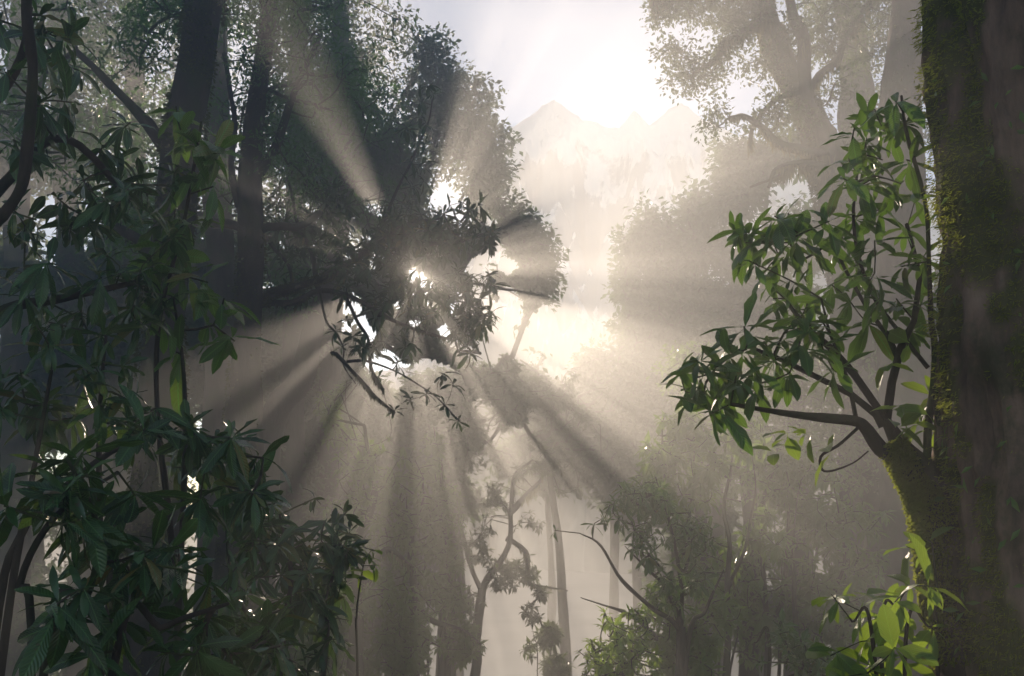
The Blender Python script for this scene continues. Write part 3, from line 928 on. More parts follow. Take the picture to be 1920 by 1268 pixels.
def build_left_rhododendrons():
    rng = np.random.default_rng(5)
    tips = blobs([(60, 930, 110, 2.4, .35), (210, 990, 120, 2.5, .35), (330, 1120, 130, 2.6, .35), (120, 1160, 120, 2.4, .3), (440, 1180, 110, 2.8, .3)], 46, rng, 1, -.5)
    rhodo_bush('rhododendron_shrub', 'dark rhododendron shrub with broad drooping shiny leaves in the lower left corner', (120, 1500, 2.5),
               [[(60, 1268), (40, 1100), (110, 960), (230, 880, 2.6)], [(200, 1280), (300, 1180), (420, 1130, 2.7)], [(80, 1268), (160, 1120), (180, 980), (120, 860, 2.4)]], tips, .112, 31, stem_r=.013)
    tips = blobs([(60, 760, 90, 3.0, .3), (180, 720, 90, 3.0, .4), (290, 800, 90, 3.1, .3), (410, 860, 100, 3.2, .3), (80, 620, 90, 3.0, .3), (460, 900, 60, 3.3, .2)], 42, rng, 2, -.45)
    rhodo_bush('rhododendron_shrub', 'tall thin-stemmed rhododendron with long hanging leaves at middle height by the left edge', (-60, 1500, 3.0),
               [[(-20, 1268), (40, 1000), (130, 900), (260, 820, 3.1), (420, 820, 3.2)], [(0, 1268), (60, 900), (100, 700)], [(190, 1268, 3.1), (185, 1000, 3.1), (185, 800, 3.1), (200, 640, 3.1)]], tips, .108, 32, stem_r=.014)
    tips = blobs([(60, 80, 80, 2.9, .3), (100, 260, 100, 3.1, .4), (210, 400, 120, 3.3, .4), (60, 420, 90, 3.0, .4), (300, 300, 60, 3.3, .3), (120, 560, 100, 3.2, .3), (260, 540, 90, 3.4, .3), (0, 220, 80, 2.8, .3)], 58, rng, 3, -.45)
    rhodo_bush('rhododendron_tree', 'dark leafy rhododendron crown hanging over the upper left corner', (-220, 1500, 3.1),
               [[(-160, 900), (-90, 500), (20, 330), (120, 260, 3.1), (240, 380, 3.3)], [(-140, 700), (-60, 300), (40, 120, 2.9), (60, 20, 2.9)], [(-140, 800), (-20, 600), (120, 560, 3.2), (260, 530, 3.4)]], tips, .10, 33, stem_r=.025, cat='tree')
    tips = np.array(PL([(340, 250), (372, 262), (412, 290), (330, 200), (360, 330), (400, 350), (330, 480), (355, 520), (300, 530), (390, 530), (420, 560), (310, 600), (400, 610), (290, 450), (360, 420), (300, 560), (330, 660), (440, 640)], 3.5))
    rhodo_bush('rhododendron_sapling', 'slender sapling with drooping rosettes of long leaves in front of the leaning trunk', (330, 1500, 3.5),
               [[(335, 1268), (320, 1000), (300, 800), (305, 600), (345, 420), (375, 260), (380, 230)], [(330, 1268), (345, 900), (350, 700), (330, 560)]], tips, .15, 34, (6, 10), M_RHODO, stem_r=.011, step=.2, cat='sapling')
    tips = blobs([(420, 900, 90, 4.4, .5), (520, 980, 90, 4.6, .5), (470, 1100, 120, 4.4, .5), (600, 1080, 70, 4.8, .4), (560, 1200, 100, 4.6, .4), (350, 1000, 100, 4.2, .4), (640, 1000, 40, 5.0, .3)], 120, rng, 4, -.4)
    rhodo_bush('rhododendron_shrub', 'dense shiny-leaved shrub filling the ground left of the light rays, below the leaning trunk', (480, 1500, 4.5),
               [[(470, 1268), (440, 1100), (420, 930)], [(520, 1268), (540, 1080), (520, 960)], [(600, 1268, 4.7), (600, 1150, 4.7), (640, 1030, 4.9)]], tips, .112, 35, (7, 11), stem_r=.014, step=.2)
    tips = np.array(PL([(668, 1045), (690, 1040), (705, 1060), (676, 1070), (700, 1030)], 4.9))
    rhodo_bush('young_shrub', 'small young shrub with a few bright yellow-green leaves above the dense shiny shrub', (672, 1500, 4.9),
               [[(668, 1268), (672, 1150), (685, 1060)]], tips, .085, 36, (3, 5), M_FRESH, (40, 110), .5, stem_r=.008, tmpl=[LEAF_OVAL])
    # bottom right, bright young leaves
    tips = np.array(PL([(1560, 1115), (1600, 1130), (1640, 1120), (1690, 1095), (1722, 1095), (1580, 1180), (1562, 1232), (1622, 1205), (1680, 1160), (1740, 1150), (1762, 1185), (1602, 1250), (1545, 1262), (1700, 1235), (1655, 1160), (1740, 1215), (1650, 1260)], 2.7)) + rng.normal(size=(17, 3)) * [0, .12, 0]
    rhodo_bush('broadleaf_shrub', 'low shrub with bright backlit yellow-green leaves at the foot of the massive trunk', (1650, 1500, 2.7),
               [[(1650, 1268), (1600, 1150)], [(1660, 1268), (1690, 1120)], [(1700, 1268), (1750, 1170)]], tips, .088, 37, (4, 7), M_FRESH, (40, 100), .35, stem_r=.007, tmpl=[LEAF_OVAL, LEAF_NEAR[1]])
    tips = np.array(PL([(1700, 1025), (1740, 1012), (1725, 1035)], 2.75))
    rhodo_bush('broadleaf_sapling', 'single thin upright sapling with three leaves just left of the massive trunk', (1745, 1500, 2.75),
               [[(1752, 1268), (1750, 1120), (1738, 1015)]], tips, .085, 38, (2, 3), M_FRESH, (40, 100), .35, stem_r=.006, tmpl=[LEAF_OVAL], cat='sapling')


def build_vine():
    pl = Plant('woody_vine', 'thin bent woody vine hanging down beside the left edge', 'vine', P(-20, 1500, 2.3), seed=41, bark=M_BARK_DARK)
    pl.limb(PL([(62, -500), (52, -60), (50, 30), (62, 120), (58, 200), (50, 290), (40, 350), (10, 400), (-20, 430), (-90, 560)], 2.4), [.014, .013, .012, .018], 'stem', n=50, rough=.25, rscale=20)
    pl.limb(with_foot(PL([(-150, 1500), (-120, 900), (-90, 560), (-30, 450)], 2.4)), [.03, .022, .014], 'stem', n=40, rough=.25, rscale=14)


# ------------------------------------------------------------------ trees of the left half
def canopy_tree(name, label, trunk, radii, y, limbs, specs, ntips, nleaf, leaf_r, leaf, mat, seed, bark=None, group=None, thr=-.25, step=.5, tip_r=.006,
                tmpl=None, cull=True, glow=False, beard=0, flat=.7, branch_r=.03, trunk_moss=0, nscale=1.2, sides=16, min_r=0.0):
    t = PL(trunk, y)
    k_ = far(y) / y; radii = [r * k_ for r in radii]; leaf = leaf * (k_ ** .5); leaf_r = leaf_r * k_; step = step * k_
    pl = Plant(name, label, 'tree', t[0], seed=seed, bark=bark or M_BARK, group=group)
    path, rr = pl.limb(with_foot(t), [radii[0] * 1.5] + list(radii), 'trunk', sides=sides, rough=.16, rscale=4)
    for pts, r in limbs:
        pl.limb(PL(pts, y), r, 'branch', sides=10, rough=.25, rscale=7, jitter=.04)
    tips = blobs(specs, ntips, pl.rng, seed, thr, nscale)
    if cull: tips = tips[~lit(tips, .1, 1.0)]
    if glow: tips = tips[~glow_hole(tips)]
    pl.grow(tips, step=step, bend=.22, tip_r=tip_r, steered=cull)
    pl.wood(branch_r=branch_r, min_r=min_r)
    pos, F, S = sprays(pl.X[pl.tips], nleaf, leaf_r, leaf, pl.rng, flat=flat)
    if cull:
        k = ~lit(pos + F[:, :, 1] * (S * .5)[:, None], pad=leaf * .42)
        if glow: k &= ~glow_hole(pos)
        pos, F, S = pos[k], F[k], S[k]
    pl.leaves_joined(tmpl or SMALL_T, pos, F, S, mat, 'crown')
    if beard:
        for pth, r_ in pl.limbs[:14]: pl.beard(pth, r_, int(beard * len(pth) / 20), .35)
    if trunk_moss:
        moss_on(pl, path, rr, trunk_moss, .03, seed, thr=-.05, mat=M_MOSS_DARK)
    return pl


def build_left_trees():
    canopy_tree('leaning_tree', 'thick dark leaning trunk rising past the upper left canopy', [(268, 1300), (280, 1100), (292, 900), (300, 700), (318, 500), (338, 300), (366, 120), (386, 0), (410, -200), (430, -700)],
                [.20, .165, .145, .14, .135, .13], 7.0, [([(330, 330), (300, 260), (240, 190), (180, 140), (140, 100)], [.05, .02]), ([(310, 560), (270, 470), (200, 420), (160, 350)], [.05, .02])],
                [(300, -60, 160, 7.5, 1.2), (160, 60, 130, 7.5, 1.2), (120, 250, 110, 7.8, 1), (480, -100, 140, 7.5, 1), (240, 420, 60, 7.3, .6)], 330, 26, .20, .062, M_CANOPY, 51, M_BARK_DARK, trunk_moss=16000, tmpl=MID_T, sides=28)
    canopy_tree('forked_tree', 'slim dark tree with crooked side branches behind the leaning trunk', [(430, 1300), (440, 1050), (452, 800), (462, 640), (470, 480), (468, 350), (480, 200), (500, 60), (520, -200), (540, -600)],
                [.17, .14, .125, .11, .09, .07], 9.5,
                [([(462, 440), (430, 428), (395, 425)], [.05, .04]), ([(470, 360), (510, 290), (530, 220), (560, 140), (600, 60)], [.05, .025]), ([(465, 440), (520, 430), (560, 430), (600, 400)], [.05, .03]),
                 ([(470, 480), (430, 330), (440, 200), (420, 100)], [.04, .02])],
                [(560, 60, 160, 9.8, 1.4), (640, 180, 90, 9.8, 1.2), (480, 200, 110, 10.2, 1.3), (600, -120, 170, 9.8, 1.3), (700, 40, 70, 9.6, 1), (420, 330, 70, 10, .8), (560, 330, 90, 10, 1)], 520, 30, .22, .06, M_CANOPY, 52, M_BARK_DARK, trunk_moss=9000, tmpl=MID_T)
    canopy_tree('straight_tree', 'shadowed straight trunk between the leaning and the forked tree', [(400, 1300), (405, 1000), (412, 760), (415, 560), (408, 300), (400, 0), (395, -300)], [.24, .2, .18, .15], 12.5, [],
                [(300, 330, 160, 13, 1.6), (520, 480, 120, 12.5, 1.5), (260, 100, 160, 13, 1.6), (640, 300, 110, 13, 1.5), (400, -80, 200, 13, 1.5), (700, 200, 60, 13, 1)], 620, 30, .28, .075, M_CANOPY, 53, M_BARK, tmpl=SMALL_T, thr=-.1)
    canopy_tree('crooked_tree', 'short crooked trunk bending left to right under the sunlit branch', [(480, 1300), (490, 1050), (500, 840), (520, 770), (560, 715), (578, 660), (592, 600), (620, 520), (640, 430), (650, 300)], [.19, .18, .16, .13, .09], 13.5, [],
                [(660, 330, 80, 13.5, 1), (560, 250, 100, 13.8, 1.2), (700, 420, 60, 13.4, .8), (660, 160, 90, 13.5, 1), (735, 250, 45, 13, .6)], 260, 28, .22, .065, M_CANOPY, 54, M_BARK_DARK, tmpl=MID_T)
    for i, (lab, x, y, sp) in enumerate([('pale crown added to shade the left canopy, showing between the leaves of the upper left corner', -60, 26, [(-200, 300, 150, 26, 3), (-60, 420, 140, 26, 3), (60, 560, 110, 26, 3), (-120, 620, 150, 26, 3), (90, 300, 60, 26, 3), (0, 760, 130, 26, 3)]),
                                         ('pale crown added to shade the left canopy, showing left of the leaning trunk at middle height', 200, 28, [(170, 620, 110, 28, 3), (260, 520, 60, 28, 3), (300, 720, 120, 28, 3), (140, 780, 120, 28, 3), (400, 640, 110, 28, 3), (380, 500, 70, 28, 3)])]):
        canopy_tree('pale_tree', lab, [(x, 1300), (x + 8, 900), (x - 4, 600)], [.4, .3, .1], y, [], sp, 700, 36, .85, .24, M_FAR, 56 + i, M_BARK_GREY, group='pale trees deep in the mist', step=1.6, thr=-.2, nscale=.6)  # two crowns added to block the sunlight that enters from the left
    # hazy trunks with thin foliage further left and behind
    g = 'hazy trees behind the left thicket'
    for i, (x0, x1, y, r, lab) in enumerate([(20, 40, 15, .22, 'hazy trunk behind the woody vine, farthest left'), (150, 110, 19, .26, 'hazy trunk behind the lower left thicket'),
                                  (262, 250, 17, .24, 'hazy trunk seen just left of the leaning trunk'), (545, 560, 16, .2, 'hazy trunk just right of the forked tree'), (610, 640, 20, .24, 'hazy trunk behind the left fan of rays')]):
        canopy_tree('hazy_tree', lab, [(x0, 1300), (x0 + 5, 900), ((x0 + x1) / 2, 500), (x1, 0), (x1, -200)], [r, r * .8, r * .6], y, [],
                    [(x0 - 10, 560, 90, y, 2, .5), (x1 + 40, 80, 130, y, 2), (x1 - 70, 250, 100, y, 2), (x0 + 30, 940, 80, y, 1.5, .5), (x0 + 60, 1150, 90, y, 1.5, .6), (x0 - 60, 1080, 90, y, 1.5, .5)],
                    210, 26, .38, .10, M_OAK, 60 + i, M_BARK, group=g, thr=-.12, step=.8)


def build_sun_branch():
    """the dark rhododendron spray in front of the sun"""
    pl = Plant('gnarled_rhododendron', 'gnarled rhododendron whose dark leafy branch hides the sun at the centre of the rays', 'tree', P(505, 1400, 10.3), seed=71, bark=M_BARK_DARK)
    y = 10.3
    pl.limb(with_foot(PL([(500, 1300), (492, 1050), (478, 820), (470, 640), (474, 560)], y)), [.16, .12, .10, .08], 'trunk', sides=18, rough=.2)
    B = pl.limb
    B(PL([(474, 575), (520, 545), (570, 530), (620, 520), (680, 480), (740, 440), (800, 410)], 10.0), [.055, .04, .014], n=36, jitter=.06)
    B(PL([(474, 590), (500, 570), (560, 560), (600, 545), (660, 560), (720, 600), (780, 620), (850, 640)], 10.15), [.045, .03, .010], n=36, jitter=.06)
    B(PL([(600, 545), (610, 600), (625, 620), (640, 655), (640, 690), (665, 720)], 10.0), [.014, .006], n=20, jitter=.03)
    B(PL([(650, 560), (668, 605), (690, 640), (700, 690), (720, 730)], 10.0), [.018, .007], n=20, jitter=.03)
    B(PL([(620, 660), (650, 690), (680, 715), (705, 745), (740, 772)], 9.85), [.018, .009], n=20, jitter=.04)
    B(PL([(650, 678), (690, 676), (730, 690), (780, 720), (820, 745), (860, 790)], 9.85), [.014, .005], n=22, jitter=.04)
    B(PL([(600, 545), (590, 480), (560, 420), (545, 330)], 10.3), [.03, .012], n=18, jitter=.06)
    B(PL([(560, 560), (548, 500), (520, 470), (500, 440)], 10.3), [.02, .012], n=18, jitter=.06)
    B(PL([(680, 480), (720, 420), (760, 330), (790, 250), (805, 180)], 10.0), [.02, .007], n=24, jitter=.05)
    rng = pl.rng
    tips = blobs([(620, 430, 60, 10.15, .5), (700, 440, 75, 10.0, .5), (780, 440, 80, 10.0, .5), (850, 430, 60, 9.85, .4), (890, 470, 35, 9.85, .3), (730, 530, 70, 10.0, .4),
                  (820, 540, 70, 9.85, .4), (880, 600, 38, 9.85, .3), (650, 510, 50, 10.0, .4), (700, 590, 45, 10.0, .3), (800, 620, 55, 9.85, .3), (620, 370, 40, 10.15, .4), (560, 450, 50, 10.3, .5), (520, 400, 50, 10.4, .5), (590, 330, 40, 10.3, .5), (560, 520, 40, 10.3, .4), (890, 520, 45, 9.85, .4), (905, 450, 30, 9.85, .3), (840, 670, 45, 9.85, .4), (760, 700, 40, 9.9, .4), (690, 650, 40, 9.9, .4), (900, 600, 30, 9.85, .3)], 430, rng, 12, -.15, 2.6)
    extra = PL([(870, 380), (885, 400), (910, 420), (900, 385), (845, 385), (905, 520), (915, 600), (905, 620), (830, 700), (850, 720), (835, 760), (858, 790), (800, 740), (770, 750), (740, 770),
                (800, 160), (812, 175), (790, 190), (800, 230), (785, 220), (780, 265), (800, 270), (790, 310), (770, 300), (795, 340), (775, 350), (760, 240), (650, 600), (640, 650), (630, 620), (720, 640), (760, 650), (860, 660)], 9.95)
    pl.grow(np.vstack([tips, np.array(extra)]), step=.16, bend=.2, tip_r=.0035)
    pl.wood(branch_r=.013)
    tp, td = pl.tip_frames()
    pos, F, S = whorls(tp, nrm(td + [.2, 0, 0]), (6, 10), .135, (45, 110), .2, rng)
    u, v, s = sun_uv(pos)
    k = np.hypot(u + .02, v - .02) > .06
    pl.leaves_objects(LEAF_NEAR[:4], pos[k], F[k], S[k], M_RHODO_DEEP)
    moss_on(pl, *pl.limbs[1], 5000, .02, 8, thr=-.1, mat=M_MOSS_DARK)
    for i in (1, 2, 4, 5): pl.beard(*pl.limbs[i], 500, .16, M_MOSS_DARK, .008)


def build_far_trees():
    canopy_tree('tall_tree', 'tall grey hazy tree whose crown edges the sky upper left of centre', [(600, 1300), (605, 900), (612, 650), (622, 520), (650, 380), (720, 250), (800, 100)], [.3, .22, .14, .05], 28, [],
                [(800, 150, 70, 28, 2.5), (850, 130, 28, 28, 1.6), (770, 80, 30, 28, 2), (885, 210, 50, 28, 2), (910, 170, 25, 28, 1.5), (925, 260, 30, 28, 1.5), (860, 300, 80, 28, 3), (920, 320, 30, 28, 1.6), (760, 260, 90, 29, 3), (680, 330, 100, 29, 3), (640, 180, 80, 29, 3),
                 (790, 400, 110, 29, 3), (900, 380, 40, 28, 2), (560, 420, 120, 30, 3)], 1300, 30, .5, .13, M_FAR, 81, M_BARK_GREY, thr=-.02, glow=True, step=1.2, tip_r=.010, nscale=.9, group='hazy trees edging the sky on the left')
    canopy_tree('tall_tree', 'grey hazy tree with lobed crown just right of the sun, edging the bright gap', [(835, 1300), (842, 1000), (850, 850), (856, 740)], [.26, .2, .12, .05], 26, [],
                [(940, 430, 50, 26, 2), (985, 440, 28, 26, 1.5), (1005, 480, 30, 26, 1.5), (1000, 540, 30, 26, 1.5), (950, 520, 60, 26, 2), (880, 500, 80, 27, 3), (860, 620, 90, 27, 3), (780, 600, 120, 28, 3), (980, 590, 26, 26, 1.4),
                 (700, 620, 120, 28, 3), (930, 700, 70, 27, 2.5), (840, 760, 110, 27, 3), (700, 800, 130, 27, 3), (980, 740, 50, 26, 2), (600, 650, 120, 28, 3), (560, 850, 130, 28, 3)], 1900, 46, .55, .15, M_FAR, 82, M_BARK_GREY, thr=-.2, glow=True, step=1.2, tip_r=.010, nscale=.9, group='hazy trees edging the sky on the left')
    canopy_tree('spreading_tree', 'misty tree with a dark spreading crown behind the crooked mossy tree at centre', [(1062, 1300), (1056, 1150), (1048, 1020), (1036, 930), (1024, 850)], [.10, .08, .05], 21, [],
                [(1000, 800, 70, 21, 2), (1080, 800, 60, 21, 2), (930, 780, 60, 21, 2), (1130, 860, 40, 21, 1.5), (1050, 740, 45, 21, 1.5), (860, 850, 50, 21, 1.5)], 420, 30, .36, .11, M_FAR, 83, M_BARK_GREY, thr=.02, step=.9, tip_r=.008, nscale=1.1)
    g = 'pale misty trees right of the bright gap'
    for i, (lab, tr, y, sp, n) in enumerate([
        ('misty tree with the highest crown right of the bright gap, under the mossy oak', [(1420, 1300), (1425, 800), (1430, 500), (1440, 330)], 34, [(1440, 350, 70, 34, 3), (1380, 340, 40, 34, 2), (1500, 420, 90, 34, 3), (1380, 440, 80, 34, 3), (1460, 560, 100, 34, 3), (1370, 300, 20, 34, 1.5)], 620),
        ('misty tree with a peaked crown in the middle of the right-hand tree line', [(1290, 1300), (1295, 800), (1300, 500), (1312, 360)], 42, [(1310, 380, 30, 42, 2), (1320, 440, 60, 42, 3), (1250, 480, 60, 42, 3), (1215, 410, 22, 42, 2), (1230, 440, 40, 42, 2), (1300, 560, 110, 42, 3), (1380, 620, 110, 42, 3)], 640),
        ('misty low tree beside the bright gap, left end of the right-hand tree line', [(1150, 1300), (1155, 900), (1165, 650), (1175, 500)], 48, [(1180, 480, 40, 48, 2.5), (1150, 560, 60, 48, 3), (1085, 600, 45, 48, 2.5), (1075, 555, 16, 48, 1.5), (1120, 640, 80, 48, 3), (1220, 620, 80, 48, 3), (1180, 740, 100, 48, 3)], 560),
        ('misty round tree lower down, behind the right thicket', [(1340, 1300), (1345, 1000), (1350, 760)], 25, [(1340, 640, 50, 25, 2), (1300, 700, 60, 25, 2), (1400, 700, 80, 25, 2), (1360, 800, 90, 25, 2), (1480, 760, 80, 25, 2)], 420)]):
        canopy_tree('misty_tree', lab, tr, [.26, .2, .12, .06], y, [], sp, n, 30, .7 if y > 30 else .45, .2 if y > 30 else .12, M_FAR, 90 + i, M_BARK_GREY, group=g, thr=(.10, .06, -.15, .06)[i], step=1.6, tip_r=.012, nscale=.62, cull=False)


def build_center_trees():
    g = 'pale misty trees added to shade the clearing, closing its far end'  # trees added to block low sunlight; upper crowns also form the hazy mass
    for i, (lab, x, y, sp) in enumerate([
        ('pale misty tree added for shade, far behind the left side of the clearing', 860, 46, [(830, 720, 90, 46, 3), (900, 780, 90, 46, 3), (860, 880, 90, 46, 3), (780, 840, 100, 46, 3), (800, 1000, 60, 46, 3)]),
        ('pale misty tree added for shade, far behind the middle of the clearing', 1030, 50, [(1000, 720, 60, 50, 3), (1060, 760, 80, 50, 3), (1010, 830, 90, 50, 3), (1080, 860, 60, 50, 3)]),
        ('pale misty tree added for shade, far behind the right side of the clearing', 1190, 44, [(1130, 800, 70, 44, 3), (1200, 820, 90, 44, 3), (1200, 900, 70, 44, 3), (1270, 960, 90, 44, 3), (1280, 1080, 70, 44, 3)]),
        ('pale misty tree added for shade, far behind the shadowy understory on the left', 660, 42, [(640, 760, 110, 42, 3), (720, 860, 110, 42, 3), (620, 940, 120, 42, 3), (700, 1080, 120, 42, 3), (560, 820, 100, 42, 3)])]):
        canopy_tree('misty_tree', lab, [(x, 1300), (x + 5, 1100), (x - 5, 900), (x, 740)], [.25, .2, .12, .05], y, [], sp, 700, 34, .85, .24, M_FAR, 190 + i, M_BARK_GREY, group=g, thr=-.3, step=1.6, tip_r=.016, nscale=.35, cull=True)


def build_oak():
    y = 13.0
    pl = Plant('mossy_oak', 'big forked oak hung with moss, its limbs rising against the sky at upper right', 'tree', P(1690, 1300, y), seed=101, bark=M_BARK_GREY)
    pl.limb(with_foot(PL([(1690, 1300), (1665, 900), (1625, 660), (1595, 500), (1575, 400), (1556, 320), (1532, 245), (1492, 165), (1458, 95), (1436, 30), (1420, -60), (1405, -260)], y)), [.42, .36, .33, .30, .27, .20, .17, .14, .10], 'trunk', sides=28, rough=.2, n=90)
    B = pl.limb
    B(PL([(1560, 340), (1538, 240), (1520, 170), (1512, 90), (1480, 20), (1470, -80)], 12.8), [.14, .11, .09, .06], n=30, jitter=.08)
    B(PL([(1545, 290), (1503, 283), (1457, 272), (1430, 237), (1395, 215), (1360, 225)], 12.6), [.08, .05, .02], n=30, jitter=.08)
    B(PL([(1550, 318), (1500, 306), (1455, 316), (1442, 350)], 12.5), [.07, .04, .02], n=22, jitter=.06)
    B(PL([(1480, 312), (1455, 330), (1410, 350)], 12.5), [.03, .012], n=12, jitter=.06)
    B(PL([(1440, 40), (1400, 55), (1365, 80), (1330, 120), (1290, 140)], 12.8), [.08, .05, .02], n=26, jitter=.1)
    B(PL([(1430, 0), (1380, -30), (1320, -20), (1260, 0), (1225, 10)], 12.8), [.07, .04, .02], n=26, jitter=.1)
    B(PL([(1500, 175), (1450, 190), (1410, 235), (1405, 270)], 12.8), [.05, .02], n=20, jitter=.08)
    B(PL([(1520, 170), (1560, 110), (1600, 60), (1640, 0)], 13.3), [.06, .03], n=20, jitter=.1)
    sp = [(1255, 5, 38, 12.8, .7), (1310, -15, 50, 12.8, .8), (1265, 90, 30, 12.7, .5), (1290, 135, 38, 12.7, .5), (1345, 110, 34, 12.7, .5), (1385, 60, 50, 12.8, .7), (1400, -10, 60, 12.8, .8),
          (1345, 215, 26, 12.6, .4), (1385, 225, 36, 12.6, .5), (1440, 215, 38, 12.6, .6), (1330, 245, 16, 12.6, .3), (1420, 130, 34, 12.8, .6), (1465, 60, 40, 13, .7), (1540, 60, 60, 13.4, 1.0, .8), (1640, 60, 70, 13.6, 1, .8), (1660, 200, 50, 13.6, 1, .6), (1500, 230, 30, 13, .6, .6), (1560, 180, 40, 13.4, .8, .6), (1345, 170, 18, 12.7, .4), (1560, 380, 30, 13, .5, .5), (1590, 280, 40, 13.4, .6, .5)]
    tips = blobs(sp, 520, pl.rng, 14, -.18, 1.6)
    pl.grow(tips, step=.3, bend=.25, tip_r=.005)
    pl.wood(branch_r=.025, maxbranches=30)
    pos, F, S = sprays(pl.X[pl.tips], 34, .21, .062, pl.rng, flat=.75)
    pl.leaves_joined(SMALL_T, pos, F, S, M_OAK, 'crown')
    for pth, r_ in pl.limbs[:26]: pl.beard(pth, r_, int(14 * len(pth)), .34, M_BEARD, .012)
    moss_on(pl, *pl.limbs[0], 26000, .035, 9, thr=-.05, mat=M_BEARD, bias=lambda p, o: .3 * o @ np.array([-1, 0, 0]))
    canopy_tree('broad_tree', 'tall pale trunk just right of the mossy oak, rising out of the frame', [(1625, 1300), (1622, 900), (1620, 500), (1612, 250), (1600, 100), (1582, -60), (1570, -300)], [.36, .3, .27, .24, .2], 16, [([(1612, 300), (1585, 250), (1580, 190)], [.12, .08])],
                [(1560, -80, 90, 16, 1.4), (1660, -40, 80, 16, 1.4), (1650, 130, 50, 16.4, 1), (1700, 260, 40, 16.4, 1), (1530, 20, 50, 16, 1)], 200, 30, .3, .075, M_OAK, 111, M_BARK_GREY, beard=12, cull=False, tmpl=SMALL_T, sides=24)
    canopy_tree('broad_tree', 'wide shadowy trunk right behind the rhododendron, beside the massive trunk', [(1718, 1300), (1712, 1000), (1705, 800), (1695, 560), (1690, 300), (1688, 150), (1700, 0), (1715, -200)], [.36, .33, .30, .22, .18, .17], 11, [([(1690, 230), (1720, 130), (1745, 40)], [.12, .08])],
                [(1700, -60, 70, 11.4, 1), (1640, -100, 60, 11.4, 1)], 90, 30, .25, .065, M_OAK, 112, M_BARK, beard=10, cull=False, tmpl=SMALL_T, trunk_moss=5000, sides=24)


def understory(name, label, base, stems, specs, n, leaf, seed, mat, nleaf=(5, 9), group=None, tmpl=MID_T, r=.02, joined=True, cat='shrub', bark=None, thr=-.35, spread=(40, 110), droop=.35, beard=0, cull=False):
    b = P(*base)
    pl = Plant(name, label, cat, b, seed=seed, bark=bark or M_BARK, group=group)
    foot = np.array([b[0], b[1], ground_z(b[0], b[1]) - .1])
    for st in stems:
        low = st[0][1] > 1240
        pl.limb(([foot + pl.rng.normal(size=3) * [.12, .12, 0]] if low else []) + PL(st, base[2]), [r, r * .7, r * .18] if low else [r * .6, r * .4, r * .12], 'stem', sides=8, rough=.25, n=30, jitter=.07)
    tips = blobs(specs, n, pl.rng, seed, thr, 1.5)
    pl.grow(tips, step=.3, bend=.28, tip_r=.004, steered=cull)
    pl.wood(branch_r=r * .4)
    tp, td = pl.tip_frames()
    pos, F, S = whorls(tp, nrm(td + [0, 0, .3]), nleaf, leaf, spread, droop, pl.rng)
    if cull:
        k = ~lit(pos + F[:, :, 1] * (S * .5)[:, None], 0, .9, leaf * .4); pos, F, S = pos[k], F[k], S[k]
    if joined: pl.leaves_joined(tmpl, pos, F, S, mat)
    else: pl.leaves_objects(LEAF_NEAR[:4], pos, F, S, mat)
    if beard:
        for pth, r_ in pl.limbs[:12]: pl.beard(pth, r_, int(beard * len(pth)), .13, M_BEARD, .008)
    return pl


